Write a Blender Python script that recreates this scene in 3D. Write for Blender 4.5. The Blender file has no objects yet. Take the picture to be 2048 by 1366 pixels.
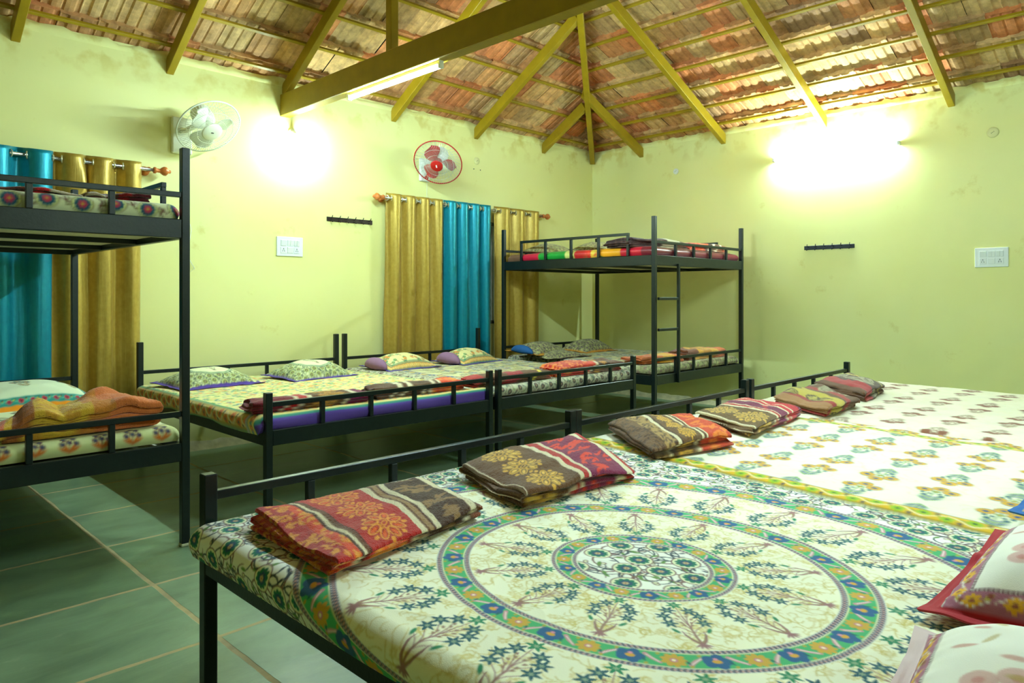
import bpy, math, random
import numpy as np
from math import pi, sin, cos, radians
from mathutils import Vector, Matrix

random.seed(7)
rng = np.random.default_rng(7)
SC = bpy.context.scene
COL = SC.collection

# ---------------------------------------------------------------- helpers
def lin(c):
    """sRGB 0-255 -> linear"""
    c = np.asarray(c, float) / 255.0
    return np.where(c <= 0.04045, c / 12.92, ((c + 0.055) / 1.055) ** 2.4)

def link(o, parent=None, mat=None):
    COL.objects.link(o)
    if parent is not None:
        o.parent = parent
    if mat is not None and o.data is not None:
        if len(o.data.materials) == 0:
            o.data.materials.append(mat)
    return o

def tag(o, label=None, cat=None, group=None, kind=None):
    if label: o['label'] = label
    if cat: o['category'] = cat
    if group: o['group'] = group
    if kind: o['kind'] = kind
    return o

def empty(name, loc=(0, 0, 0), rz=0.0, label=None, cat=None, group=None, kind=None):
    o = bpy.data.objects.new(name, None)
    COL.objects.link(o)
    o.location = loc
    o.rotation_euler = (0, 0, rz)
    o.empty_display_size = 0.1
    return tag(o, label, cat, group, kind)

def copy_tree(o, parent=None):
    c = o.copy()
    COL.objects.link(c)
    if parent is not None:
        c.parent = parent
    for ch in list(o.children):
        copy_tree(ch, c)
    return c

class MB:
    def __init__(s):
        s.v = []; s.f = []; s.smooth = []
    def add(s, vs, fs, smooth=False):
        n = len(s.v)
        s.v.extend([tuple(p) for p in vs])
        s.f.extend([tuple(i + n for i in f) for f in fs])
        s.smooth.extend([smooth] * len(fs))
        return s
    def box(s, x0, y0, z0, x1, y1, z1, ch=0.0):
        cx, cy, cz = (x0 + x1) / 2, (y0 + y1) / 2, (z0 + z1) / 2
        return s.obox((cx, cy, cz), (1, 0, 0), (0, 1, 0), (0, 0, 1), abs(x1 - x0) / 2, abs(y1 - y0) / 2, abs(z1 - z0) / 2, ch)
    def obox(s, c, ax, ay, az, hx, hy, hz, ch=0.0):
        c = Vector(c); ax = Vector(ax); ay = Vector(ay); az = Vector(az)
        if ch <= 0:
            vs = [c + ax * (hx * i) + ay * (hy * j) + az * (hz * k) for k in (-1, 1) for j in (-1, 1) for i in (-1, 1)]
            return s.add(vs, [(0, 2, 3, 1), (4, 5, 7, 6), (0, 1, 5, 4), (2, 6, 7, 3), (0, 4, 6, 2), (1, 3, 7, 5)])
        ch = min(ch, hx * .45, hy * .45, hz * .45)
        vs = []; idx = {}
        for i in (-1, 1):
            for j in (-1, 1):
                for k in (-1, 1):
                    for a in range(3):
                        h = [hx - ch, hy - ch, hz - ch]
                        h[a] += ch
                        idx[(i, j, k, a)] = len(vs)
                        vs.append(c + ax * (h[0] * i) + ay * (h[1] * j) + az * (h[2] * k))
        fs = []
        S = (-1, 1)
        for i in S:
            q = [idx[(i, -1, -1, 0)], idx[(i, 1, -1, 0)], idx[(i, 1, 1, 0)], idx[(i, -1, 1, 0)]]
            fs.append(q if i > 0 else q[::-1])
            q = [idx[(-1, i, -1, 1)], idx[(1, i, -1, 1)], idx[(1, i, 1, 1)], idx[(-1, i, 1, 1)]]
            fs.append(q[::-1] if i > 0 else q)
            q = [idx[(-1, -1, i, 2)], idx[(1, -1, i, 2)], idx[(1, 1, i, 2)], idx[(-1, 1, i, 2)]]
            fs.append(q if i > 0 else q[::-1])
        for i in S:
            for j in S:
                q = [idx[(i, j, -1, 0)], idx[(i, j, -1, 1)], idx[(i, j, 1, 1)], idx[(i, j, 1, 0)]]
                fs.append(q if i * j > 0 else q[::-1])
                q = [idx[(i, -1, j, 0)], idx[(i, -1, j, 2)], idx[(i, 1, j, 2)], idx[(i, 1, j, 0)]]
                fs.append(q[::-1] if i * j > 0 else q)
                q = [idx[(-1, i, j, 1)], idx[(-1, i, j, 2)], idx[(1, i, j, 2)], idx[(1, i, j, 1)]]
                fs.append(q if i * j > 0 else q[::-1])
                for k in S:
                    t = [idx[(i, j, k, 0)], idx[(i, j, k, 1)], idx[(i, j, k, 2)]]
                    fs.append(t if i * j * k > 0 else t[::-1])
        return s.add(vs, fs)
    def bar(s, p, q, w, d, up=(0, 0, 1), ch=0.002):
        """box from p to q, w across, d along 'up'"""
        p = Vector(p); q = Vector(q); a = (q - p); L = a.length; a.normalize()
        u = Vector(up); b = a.cross(u)
        if b.length < 1e-5: b = a.cross(Vector((1, 0, 0)))
        b.normalize(); u = b.cross(a); u.normalize()
        return s.obox((p + q) / 2, a, b, u, L / 2, w / 2, d / 2, ch)
    def tube(s, pts, r, n=8, closed=False, caps=True):
        pts = [Vector(p) for p in pts]; m = len(pts)
        rr = r if hasattr(r, '__len__') else [r] * m
        vs = []; fs = []
        ref = None
        for i, p in enumerate(pts):
            if closed: t = pts[(i + 1) % m] - pts[(i - 1) % m]
            else: t = pts[min(i + 1, m - 1)] - pts[max(i - 1, 0)]
            t.normalize()
            if ref is None:
                ref = Vector((0, 0, 1)) if abs(t.z) < .9 else Vector((1, 0, 0))
            b = t.cross(ref); b.normalize(); u = b.cross(t); ref = u
            for k in range(n):
                a = 2 * pi * k / n
                vs.append(p + (b * cos(a) + u * sin(a)) * rr[i])
        for i in range(m if closed else m - 1):
            for k in range(n):
                a0 = i * n + k; a1 = i * n + (k + 1) % n
                b0 = ((i + 1) % m) * n + k; b1 = ((i + 1) % m) * n + (k + 1) % n
                fs.append((a0, a1, b1, b0))
        if caps and not closed:
            fs.append(tuple(range(n))[::-1]); fs.append(tuple(range((m - 1) * n, m * n)))
        return s.add(vs, fs, True)
    def lathe(s, prof, c=(0, 0, 0), axis=(0, 0, 1), n=24):
        """prof: list of (r, h) along the axis"""
        c = Vector(c); a = Vector(axis).normalized()
        e1 = a.cross(Vector((0, 0, 1)))
        if e1.length < 1e-4: e1 = Vector((1, 0, 0))
        e1.normalize(); e2 = a.cross(e1)
        vs = []; fs = []
        for r, h in prof:
            for k in range(n):
                t = 2 * pi * k / n
                vs.append(c + a * h + (e1 * cos(t) + e2 * sin(t)) * max(r, 1e-5))
        for i in range(len(prof) - 1):
            for k in range(n):
                k2 = (k + 1) % n
                fs.append((i * n + k, i * n + k2, (i + 1) * n + k2, (i + 1) * n + k))
        fs.append(tuple(range(n))[::-1]); fs.append(tuple(range((len(prof) - 1) * n, len(prof) * n)))
        return s.add(vs, fs, True)
    def build(s, name, mat, parent=None, loc=None, mats=None):
        me = bpy.data.meshes.new(name)
        me.from_pydata(s.v, [], s.f)
        me.polygons.foreach_set('use_smooth', s.smooth)
        me.update()
        me.materials.append(mat)
        o = bpy.data.objects.new(name, me)
        link(o, parent)
        if loc is not None: o.location = loc
        return o

def grid_mesh(name, P, C=None, mat=None, parent=None, wrap_u=False, flip=False, smooth=True):
    """P: (nu, nv, 3) positions, C: (nu, nv, 3) linear colours"""
    nu, nv = P.shape[:2]
    me = bpy.data.meshes.new(name)
    V = P.reshape(-1, 3).astype(np.float32)
    iu = np.arange(nu if wrap_u else nu - 1); iv = np.arange(nv - 1)
    A, B = np.meshgrid(iu, iv, indexing='ij')
    A2 = (A + 1) % nu
    q = np.stack([A * nv + B, A2 * nv + B, A2 * nv + B + 1, A * nv + B + 1], -1).reshape(-1, 4)
    if flip: q = q[:, ::-1]
    me.vertices.add(len(V)); me.vertices.foreach_set('co', V.ravel())
    me.loops.add(q.size); me.loops.foreach_set('vertex_index', q.astype(np.int32).ravel())
    me.polygons.add(len(q)); me.polygons.foreach_set('loop_start', (np.arange(len(q)) * 4).astype(np.int32))
    me.polygons.foreach_set('use_smooth', np.full(len(q), smooth))
    me.update(calc_edges=True)
    if C is not None:
        at = me.color_attributes.new('Print', 'FLOAT_COLOR', 'POINT')
        cc = np.ones((len(V), 4), np.float32); cc[:, :3] = C.reshape(-1, 3)
        at.data.foreach_set('color', cc.ravel())
    me.validate()
    if mat: me.materials.append(mat)
    o = bpy.data.objects.new(name, me)
    link(o, parent)
    return o

def vnoise(x, y, seed=0):
    """smooth 2D value noise, -1..1"""
    g = np.random.default_rng(seed).uniform(-1, 1, (256, 256))
    xi = np.floor(x).astype(int); yi = np.floor(y).astype(int)
    fx = x - xi; fy = y - yi
    fx = fx * fx * (3 - 2 * fx); fy = fy * fy * (3 - 2 * fy)
    a = g[xi % 256, yi % 256]; b = g[(xi + 1) % 256, yi % 256]
    c = g[xi % 256, (yi + 1) % 256]; d = g[(xi + 1) % 256, (yi + 1) % 256]
    return (a * (1 - fx) + b * fx) * (1 - fy) + (c * (1 - fx) + d * fx) * fy

def fbm(x, y, seed=0, o=3):
    s = 0; a = 1; t = 0
    for k in range(o):
        s = s + a * vnoise(x * 2 ** k, y * 2 ** k, seed + k); t += a; a *= .5
    return s / t

# ---------------------------------------------------------------- textile printing (numpy painter, colours are dyes only)
class Cloth:
    def __init__(s, x0, y0, x1, y1, res, base):
        s.x0, s.y0, s.x1, s.y1, s.res = x0, y0, x1, y1, res
        s.nx = int((x1 - x0) / res) + 1; s.ny = int((y1 - y0) / res) + 1
        s.a = np.empty((s.nx, s.ny, 3)); s.a[:] = lin(base)
        s.X = x0 + np.arange(s.nx) * res; s.Y = y0 + np.arange(s.ny) * res
    def _win(s, x0, y0, x1, y1):
        i0 = max(0, int((x0 - s.x0) / s.res) - 1); i1 = min(s.nx, int((x1 - s.x0) / s.res) + 3)
        j0 = max(0, int((y0 - s.y0) / s.res) - 1); j1 = min(s.ny, int((y1 - s.y0) / s.res) + 3)
        if i1 <= i0 or j1 <= j0: return None
        return i0, i1, j0, j1, s.X[i0:i1, None], s.Y[None, j0:j1]
    def _mix(s, w, m, col, al=1.0):
        i0, i1, j0, j1 = w[:4]
        m = (np.clip(m, 0, 1) * al)[..., None]
        s.a[i0:i1, j0:j1] = s.a[i0:i1, j0:j1] * (1 - m) + lin(col) * m
    def ell(s, cx, cy, rx, ry, rot, col, al=1.0):
        R = max(rx, ry); w = s._win(cx - R, cy - R, cx + R, cy + R)
        if w is None: return
        dx = w[4] - cx; dy = w[5] - cy
        c, n = cos(rot), sin(rot)
        u = dx * c + dy * n; v = -dx * n + dy * c
        q = np.sqrt((u / rx) ** 2 + (v / ry) ** 2)
        s._mix(w, (1 - q) * min(rx, ry) / s.res + .5, col, al)
    def flower(s, cx, cy, r, n, rot, col, mid=None, depth=.45, al=1.0, sy=1.0, midr=.3, star=False):
        w = s._win(cx - r, cy - r, cx + r, cy + r)
        if w is None: return
        dx = w[4] - cx; dy = (w[5] - cy) / sy
        th = np.arctan2(dy, dx) - rot
        e = r * (1 - depth * np.abs(np.sin(n * th / 2)) ** 1.15) if star else r * (1 - depth + depth * np.abs(np.cos(n * th / 2)) ** .8)
        d = e - np.hypot(dx, dy)
        s._mix(w, d / s.res + .5, col, al)
        if mid is not None: s.ell(cx, cy, r * midr, r * midr * sy, 0, mid, al)
    def line(s, p, q, w0, w1, col, al=1.0):
        x0, y0 = p; x1, y1 = q; m = max(w0, w1) / 2
        w = s._win(min(x0, x1) - m, min(y0, y1) - m, max(x0, x1) + m, max(y0, y1) + m)
        if w is None: return
        dx, dy = x1 - x0, y1 - y0; L2 = dx * dx + dy * dy + 1e-12
        t = np.clip(((w[4] - x0) * dx + (w[5] - y0) * dy) / L2, 0, 1)
        d = np.hypot(w[4] - x0 - t * dx, w[5] - y0 - t * dy)
        s._mix(w, ((w0 + (w1 - w0) * t) / 2 - d) / s.res + .5, col, al)
    def path(s, pts, w0, w1, col, al=1.0):
        n = len(pts) - 1
        for i in range(n):
            a = w0 + (w1 - w0) * i / n; b = w0 + (w1 - w0) * (i + 1) / n
            s.line(pts[i], pts[i + 1], a, b, col, al)
    def leaf(s, x, y, ang, L, W, col, al=1.0):
        s.ell(x + cos(ang) * L / 2, y + sin(ang) * L / 2, L / 2, W / 2, ang, col, al)
    def rect(s, x0, y0, x1, y1, col, al=1.0):
        w = s._win(x0, y0, x1, y1)
        if w is None: return
        m = np.minimum(np.minimum(w[4] - x0, x1 - w[4]), np.minimum(w[5] - y0, y1 - w[5])) / s.res + .5
        s._mix(w, m, col, al)
    def mask(s, M, col, al=1.0):
        """M: function of (X, Y) arrays -> coverage"""
        m = (np.clip(M(s.X[:, None], s.Y[None, :]), 0, 1) * al)[..., None]
        s.a = s.a * (1 - m) + lin(col) * m
    def sample(s, x, y):
        fx = np.clip((x - s.x0) / s.res, 0, s.nx - 1.001); fy = np.clip((y - s.y0) / s.res, 0, s.ny - 1.001)
        i = fx.astype(int); j = fy.astype(int); u = (fx - i)[..., None]; v = (fy - j)[..., None]
        a = s.a
        return (a[i, j] * (1 - u) + a[i + 1, j] * u) * (1 - v) + (a[i, j + 1] * (1 - u) + a[i + 1, j + 1] * u) * v

def bouquet(c, x, y, ang, L, flo=(38, 96, 104), flo2=(46, 140, 96), mid=(190, 200, 150), stem=(150, 110, 100), leafc=(168, 138, 92), al=1.0):
    """spray of flowers; root at (x, y), growing along ang, length L"""
    def T(u, v): return (x + (u * cos(ang) - v * sin(ang)) * L, y + (u * sin(ang) + v * cos(ang)) * L)
    # root tuft
    for d in (-1.0, -.45, .15, .6, 1.1):
        a = ang + pi + d
        p = T(.05, 0); c.leaf(p[0], p[1], a, .10 * L, .03 * L, stem, al)
    c.path([T(.02, 0), T(.2, .008), T(.42, -.008), T(.66, .0)], .034 * L, .014 * L, stem, al)
    c.path([T(.06, .006), T(.2, .012), T(.4, -.002)], .012 * L, .006 * L, leafc, al)
    for sgn in (-1, 1):
        c.path([T(.06, .01 * sgn), T(.13, .06 * sgn), T(.24, .105 * sgn), T(.33, .11 * sgn)], .05 * L, .006 * L, stem, al)
        c.path([T(.09, .02 * sgn), T(.15, .06 * sgn), T(.27, .1 * sgn)], .02 * L, .004 * L, leafc, al)
        c.path([T(.28, 0), T(.36, .05 * sgn), T(.45, .15 * sgn)], .012 * L, .009 * L, stem, al)
        c.path([T(.38, 0), T(.5, .05 * sgn), T(.6, .14 * sgn)], .013 * L, .009 * L, stem, al)
        c.path([T(.46, 0), T(.6, .03 * sgn), T(.74, .09 * sgn)], .013 * L, .009 * L, stem, al)
        c.path([T(.22, 0), T(.28, .06 * sgn), T(.33, .16 * sgn)], .010 * L, .007 * L, stem, al)
        a = ang + sgn * .5
        p = T(.33, .17 * sgn); c.leaf(p[0] - cos(a) * .05 * L, p[1] - sin(a) * .05 * L, a, .12 * L, .045 * L, flo2, al)
        for (u, v) in ((.5, .04), (.58, .065), (.64, .03), (.44, .03), (.7, .05)):
            p = T(u, v * sgn); c.leaf(p[0], p[1], ang + sgn * .8, .05 * L, .022 * L, leafc, al)
            c.leaf(p[0], p[1], ang + sgn * .3, .04 * L, .016 * L, stem, al)
    c.path([T(.6, 0), T(.9, 0)], .012 * L, .008 * L, stem, al)
    spots = [(.5, .185, flo), (.51, -.185, flo), (.66, .2, flo), (.67, -.19, flo), (.8, .115, flo), (.79, -.12, flo), (.93, .0, flo2)]
    for u, v, col in spots:
        p = T(u, v); c.flower(p[0], p[1], .102 * L, 6, ang + u * 3, col, None, .56, al, star=True)
        c.flower(p[0], p[1], .034 * L, 6, ang, mid, None, .5, al * .7, star=True)

def posy(c, x, y, s, top, green, base, al=1.0, ang=0.0):
    """block-printed sprig: fern leaves at the foot, scrolls, a trefoil of round blooms; length s"""
    def T(u, v): return (x + (u * cos(ang) - v * sin(ang)) * s, y + (u * sin(ang) + v * cos(ang)) * s)
    c.path([T(-.5, 0), T(-.1, .02), T(.2, 0)], .03 * s, .02 * s, green, al)
    for k in range(4):
        for sg in (-1, 1):
            p = T(-.5 + k * .09, 0); c.leaf(p[0], p[1], ang + sg * (.75 + .1 * k), (.24 - .02 * k) * s, .05 * s, base if k % 2 else green, al)
    for sg in (-1, 1):
        for u, v, r in ((-.12, .13, .07), (.02, .19, .055), (.0, .08, .05)):
            p = T(u, v * sg); c.ell(p[0], p[1], r * s, r * s * .8, ang, green, al * .9); c.ell(p[0], p[1], r * s * .6, r * s * .45, ang, base, al)
        p = T(.16, .1 * sg); c.leaf(p[0], p[1], ang + sg * 1.3, .16 * s, .05 * s, green, al)
    for u, v in ((.22, .21), (.22, -.21), (.4, 0)):
        p = T(u, v)
        c.ell(p[0], p[1], .155 * s, .135 * s, ang, base, al)
        c.flower(p[0], p[1], .14 * s, 11, ang, top, None, .14, al)
        c.flower(p[0], p[1], .055 * s, 7, ang, base, None, .3, al)
    p = T(.14, 0); c.flower(p[0], p[1], .09 * s, 6, ang, green, top, .4, al, star=True)

def allover_vine(c, inside, step, seed, medal, medal2, vine, vine2, halo=(238, 240, 190), R=.03, small=(120, 150, 70), jit=.22):
    r = np.random.default_rng(seed)
    nodes = []
    j = 0
    y = c.y0
    while y < c.y1:
        x = c.x0 + (step / 2 if j % 2 else 0)
        while x < c.x1:
            px = x + r.uniform(-jit, jit) * step; py = y + r.uniform(-jit, jit) * step
            if inside(px, py): nodes.append((px, py))
            x += step
        y += step * .87; j += 1
    # curls between
    for px, py in nodes:
        for k in range(9):
            a = r.uniform(0, 2 * pi); L = step * r.uniform(.55, .95); b = r.choice((-1, 1)) * r.uniform(.6, 1.5)
            pts = []
            X, Y, aa = px + cos(a) * R * .9, py + sin(a) * R * .9, a
            for q in range(7):
                pts.append((X, Y)); X += cos(aa) * L / 6; Y += sin(aa) * L / 6; aa += b / 3
            if all(inside(*p) for p in pts):
                c.path(pts, step * .06, step * .025, vine if k % 2 else vine2)
                if k % 3 == 0:
                    c.ell(pts[-1][0], pts[-1][1], step * .085, step * .07, aa, vine)
                    c.ell(pts[-1][0], pts[-1][1], step * .05, step * .04, aa, halo)
                elif k % 3 == 1:
                    c.leaf(pts[4][0], pts[4][1], aa + 1.1, step * .22, step * .1, small)
                else:
                    c.leaf(pts[3][0], pts[3][1], aa - 1.0, step * .2, step * .07, vine2)
    for px, py in nodes:
        c.ell(px, py, R * 1.22, R * 1.22, 0, vine)
        c.ell(px, py, R * 1.1, R * 1.1, 0, halo)
        c.flower(px, py, R * .92, 10, r.uniform(0, 3), medal, None, .22)
        c.flower(px, py, R * .6, 8, r.uniform(0, 3), medal2, None, .35)
        c.flower(px, py, R * .28, 6, 0, (205, 180, 130), (150, 60, 70), .3)

def blossom_band(c, P, n, width, green=(62, 168, 106), along=0):
    """P(k) -> (x, y, tangent angle) for k in [0, n): alternate lotus / marigold with pink leaves between"""
    for k in range(n):
        x, y, a = P(k)
        w = width
        if k % 2 == 0:
            c.ell(x, y, w * .46, w * .34, a, (40, 98, 146)); c.flower(x, y, w * .5, 5, a, (40, 98, 146), None, .35)
            c.ell(x, y, w * .16, w * .12, a, (226, 170, 60)); c.ell(x + cos(a + 1.57) * w * .16, y + sin(a + 1.57) * w * .16, w * .08, w * .08, a, (226, 150, 170))
        else:
            c.flower(x, y, w * .44, 9, a, (214, 170, 62), (206, 130, 150), .3)
            c.ell(x, y, w * .07, w * .07, 0, (250, 240, 200))
        x, y, a = P(k + .5)
        s = 1 if k % 2 else -1
        c.path([(x - cos(a + .9 * s) * w * .34, y - sin(a + .9 * s) * w * .34), (x, y), (x + cos(a + .7 * s) * w * .34, y + sin(a + .7 * s) * w * .34)], w * .17, w * .12, (212, 150, 160))
        c.path([(x - cos(a + .9 * s) * w * .28, y - sin(a + .9 * s) * w * .28), (x + cos(a + .7 * s) * w * .28, y + sin(a + .7 * s) * w * .28)], w * .05, w * .05, (246, 226, 220))
        for b in (-1, 1):
            c.ell(x + cos(a + 1.57) * w * .36 * b + cos(a) * w * .2 * b, y + sin(a + 1.57) * w * .36 * b + sin(a) * w * .2 * b, w * .08, w * .06, 0, (190, 170, 60))
            c.leaf(x + cos(a) * w * .3 * b, y + sin(a) * w * .3 * b, a + 1.2 * b, w * .25, w * .1, (24, 110, 100))

def ripple_cloth(c, seed, amt=.06):
    """uneven dye uptake of block print"""
    n = fbm(c.X[:, None] * 9, c.Y[None, :] * 9, seed, 3)
    c.a *= (1 + amt * n)[..., None]

# ---- printed sheets ---------------------------------------------------
def sheet_mandala(x0, y0, x1, y1, cx, cy, res, k=1.0, asp=1.15, pal=0, rings=None):
    """works in a round space: y is divided by asp"""
    c = Cloth(x0, y0 / asp, x1, y1 / asp, res, (248, 248, 234) if pal == 0 else (206, 206, 170))
    cyr = cy / asp
    if rings is None:
        rings = ((.137, .195), (.375, .45), (.665, .757))
    cream = (250, 248, 216) if pal == 0 else (206, 204, 160)
    green = (74, 184, 116) if pal == 0 else (110, 130, 84)
    flo = (32, 92, 104) if pal == 0 else (84, 96, 78)
    flo2 = (44, 140, 96) if pal == 0 else (96, 112, 80)
    stem = (166, 118, 116) if pal == 0 else (130, 112, 90)
    r = lambda px, py: math.hypot(px - cx, py - cyr) / k
    med = (28, 122, 92) if pal == 0 else (90, 66, 70)
    allover_vine(c, lambda px, py: r(px, py) > rings[2][1] - .01 or r(px, py) < rings[0][0] + .01, .088 * k, 3,
                 med, (38, 80, 110) if pal == 0 else (60, 60, 70), (134, 96, 88), (60, 74, 84), R=.026 * k, halo=(236, 238, 196), small=(110, 150, 74))
    RR = lambda X, Y: np.hypot(X - cx, Y - cyr) / k
    c.mask(lambda X, Y: np.minimum(RR(X, Y) - rings[0][0], rings[2][1] - RR(X, Y)) / res + .5, cream)
    # faint yellow scribble in the ground of the bands
    q = np.random.default_rng(5)
    for _ in range(int(2600 * k * k)):
        a = q.uniform(0, 2 * pi); rr = q.uniform(rings[0][1], rings[2][0]) * k
        X, Y = cx + cos(a) * rr, cyr + sin(a) * rr; aa = q.uniform(0, 6.28); b = q.uniform(-1.2, 1.2); pts = []
        for t in range(5):
            pts.append((X, Y)); X += cos(aa) * .009; Y += sin(aa) * .009; aa += b
        c.path(pts, .0035, .002, (214, 196, 104), .6)
        if _ % 5 == 0: c.flower(X, Y, .011 * k, 6, aa, (220, 200, 110), cream, .4, .55)
    nb = (13, 22)
    for bi, (ra, rb) in enumerate(((rings[0][1], rings[1][0]), (rings[1][1], rings[2][0]))):
        L = (rb - ra) * .93 * k
        for i in range(nb[bi]):
            a = 2 * pi * (i + .25 * bi) / nb[bi] + .1
            ro = rb * k - .012 * k
            bouquet(c, cx + cos(a) * ro, cyr + sin(a) * ro, a + pi, L, flo, flo2, (170, 190, 150), stem)
    for ri, (ra, rb) in enumerate(rings):
        w = rb - ra
        e = w * .17
        c.mask(lambda X, Y: np.minimum(RR(X, Y) - ra, rb - RR(X, Y)) / res + .5, (236, 236, 206))
        c.mask(lambda X, Y: np.minimum(RR(X, Y) - ra - .002, rb - .002 - RR(X, Y)) / res + .5, (98, 96, 112))
        def dots(X, Y, rr, ww):
            th = np.arctan2(Y - cyr, X - cx)
            n = round(2 * pi * rr * k / .0095)
            return np.minimum((ww - np.abs(RR(X, Y) - rr)) / res + .5, (np.cos(th * n) + .1) * 2)
        for s_, t_ in ((ra + e * .5, 1), (rb - e * .5, 1)):
            c.mask(lambda X, Y: dots(X, Y, s_, e * .2), (206, 160, 150))
            c.mask(lambda X, Y: dots(X, Y, s_ + e * .33, e * .1), (226, 226, 226), .7)
            c.mask(lambda X, Y: dots(X, Y, s_ - e * .33, e * .1), (226, 226, 226), .7)
        c.mask(lambda X, Y: np.minimum(RR(X, Y) - ra - e, rb - e - RR(X, Y)) / res + .5, (226, 230, 180))
        c.mask(lambda X, Y: np.minimum(RR(X, Y) - ra - e - .003, rb - e - .003 - RR(X, Y)) / res + .5, green)
        rm = (ra + rb) / 2 * k; bw = (w - 2 * e) * k
        n = int(round(2 * pi * rm / (bw * 1.35) / 2)) * 2
        blossom_band(c, lambda t: (cx + cos(2 * pi * t / n) * rm, cyr + sin(2 * pi * t / n) * rm, 2 * pi * t / n + pi / 2), n, bw, green)
    ripple_cloth(c, 11)
    return c, asp

def border_band(c, x, w, y0, y1, base, flo, mid, vine=(236, 232, 190)):
    """vertical band (constant x) of flowers"""
    c.rect(x - w / 2, y0, x + w / 2, y1, (110, 104, 40)); c.rect(x - w / 2 + .004, y0, x + w / 2 - .004, y1, base)
    n = int((y1 - y0) / (w * .95)); pts = []
    for i in range(n * 4):
        y = y0 + (y1 - y0) * i / (n * 4)
        pts.append((x + sin(i * pi / 4) * w * .3, y))
    c.path(pts, .005, .005, vine)
    for i in range(n):
        y = y0 + (y1 - y0) * (i + .5) / n
        c.flower(x + (.12 if i % 2 else -.12) * w, y, w * .33, 8, 0, flo, mid, .35)
        c.ell(x - (.3 if i % 2 else -.3) * w, y + w * .45, w * .1, w * .1, 0, (50, 60, 90))
        c.leaf(x, y + w * .3, .8, w * .3, w * .1, (150, 150, 40))

def sheet_posies(x0, y0, x1, y1, res, ground, top, green, base, sx=.3, sy=.21, size=.15, bands=(), edge=True, ang=0.0, al=1.0):
    c = Cloth(x0, y0, x1, y1, res, ground)
    q = np.random.default_rng(9)
    for _ in range(1500):
        X, Y, aa = q.uniform(x0, x1), q.uniform(y0, y1), q.uniform(0, 6.28); b = q.uniform(-1, 1); pts = []
        for t in range(5):
            pts.append((X, Y)); X += cos(aa) * .014; Y += sin(aa) * .014; aa += b
        c.path(pts, .004, .003, tuple(int(g * f) for g, f in zip(ground, (.96, .95, .82))), .6)
    j = 0; y = y0
    while y < y1:
        x = x0 + (sx / 2 if j % 2 else 0); i = 0
        while x < x1:
            posy(c, x, y, size, top, green, base, al, ang if (i + j) % 2 else ang + pi)
            x += sx; i += 1
        y += sy; j += 1
    for (bx, bw, bc, fc, mc, side) in bands:
        border_band(c, bx, bw, y0, y1, bc, fc, mc)
        if side:
            X = bx + side * (bw / 2 + .02)
            c.rect(X - .02, y0, X + .02, y1, (232, 234, 196))
            yy = y0
            while yy < y1:
                c.path([(X - .012, yy), (X, yy + .01), (X + .012, yy)], .009, .009, (24, 52, 96)); c.path([(X - .012, yy + .017), (X, yy + .027), (X + .012, yy + .017)], .009, .009, (190, 160, 30))
                yy += .034
    ripple_cloth(c, 4)
    return c

def sheet_meadow(x0, y0, x1, y1, res, foot_y, skirt=(92, 66, 150)):
    """dense little flowers, orange/green border bands and a violet hem towards -y"""
    c = Cloth(x0, y0, x1, y1, res, (222, 212, 140))
    q = np.random.default_rng(21)
    pal = ((44, 140, 96), (230, 140, 60), (60, 110, 150), (200, 190, 60), (236, 220, 150), (60, 160, 90), (214, 110, 70))
    for _ in range(5200):
        X, Y, a = q.uniform(x0, x1), q.uniform(y0, y1), q.uniform(0, 6.28)
        k = pal[q.integers(len(pal))]
        c.leaf(X, Y, a, q.uniform(.018, .04), .012, k)
        if _ % 6 == 0: c.flower(X, Y, q.uniform(.014, .024), 6, a, pal[q.integers(3)], (240, 220, 110), .4)
    for (bx, d) in ((x0 + .2, 1), (x1 - .2, -1)):
        c.rect(bx - .05, y0, bx + .05, y1, (196, 190, 150))
        border_band(c, bx, .085, y0, y1, (226, 196, 110), (226, 120, 60), (40, 130, 90))
        c.rect(bx - .055, y0, bx - .046, y1, (40, 150, 96)); c.rect(bx + .046, y0, bx + .055, y1, (40, 150, 96))
    # bands along the foot
    yb = foot_y
    c.rect(x0, yb + .075, x1, yb + .11, (190, 186, 180))
    c.rect(x0, yb + .0, x1, yb + .08, (236, 214, 130))
    n = int((x1 - x0) / .05)
    for i in range(n):
        x = x0 + (i + .5) * (x1 - x0) / n
        c.flower(x, yb + .04, .02, 8, 0, (228, 122, 56), (250, 220, 120), .35)
        c.leaf(x + .014, yb + .03, .9, .03, .012, (44, 140, 90)); c.leaf(x - .03, yb + .055, -.9, .03, .012, (60, 150, 170))
    c.rect(x0, yb - .008, x1, yb + .004, (40, 150, 110))
    c.rect(x0, yb + .077, x1, yb + .084, (40, 150, 110))
    c.rect(x0, y0, x1, yb - .008, skirt)
    ripple_cloth(c, 8)
    return c

def sheet_vine(x0, y0, x1, y1, res, ground, medal, medal2, vine, vine2, halo, small, step=.075, R=.024):
    c = Cloth(x0, y0, x1, y1, res, ground)
    allover_vine(c, lambda a, b: True, step, 17, medal, medal2, vine, vine2, halo, R, small)
    ripple_cloth(c, 5)
    return c

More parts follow.
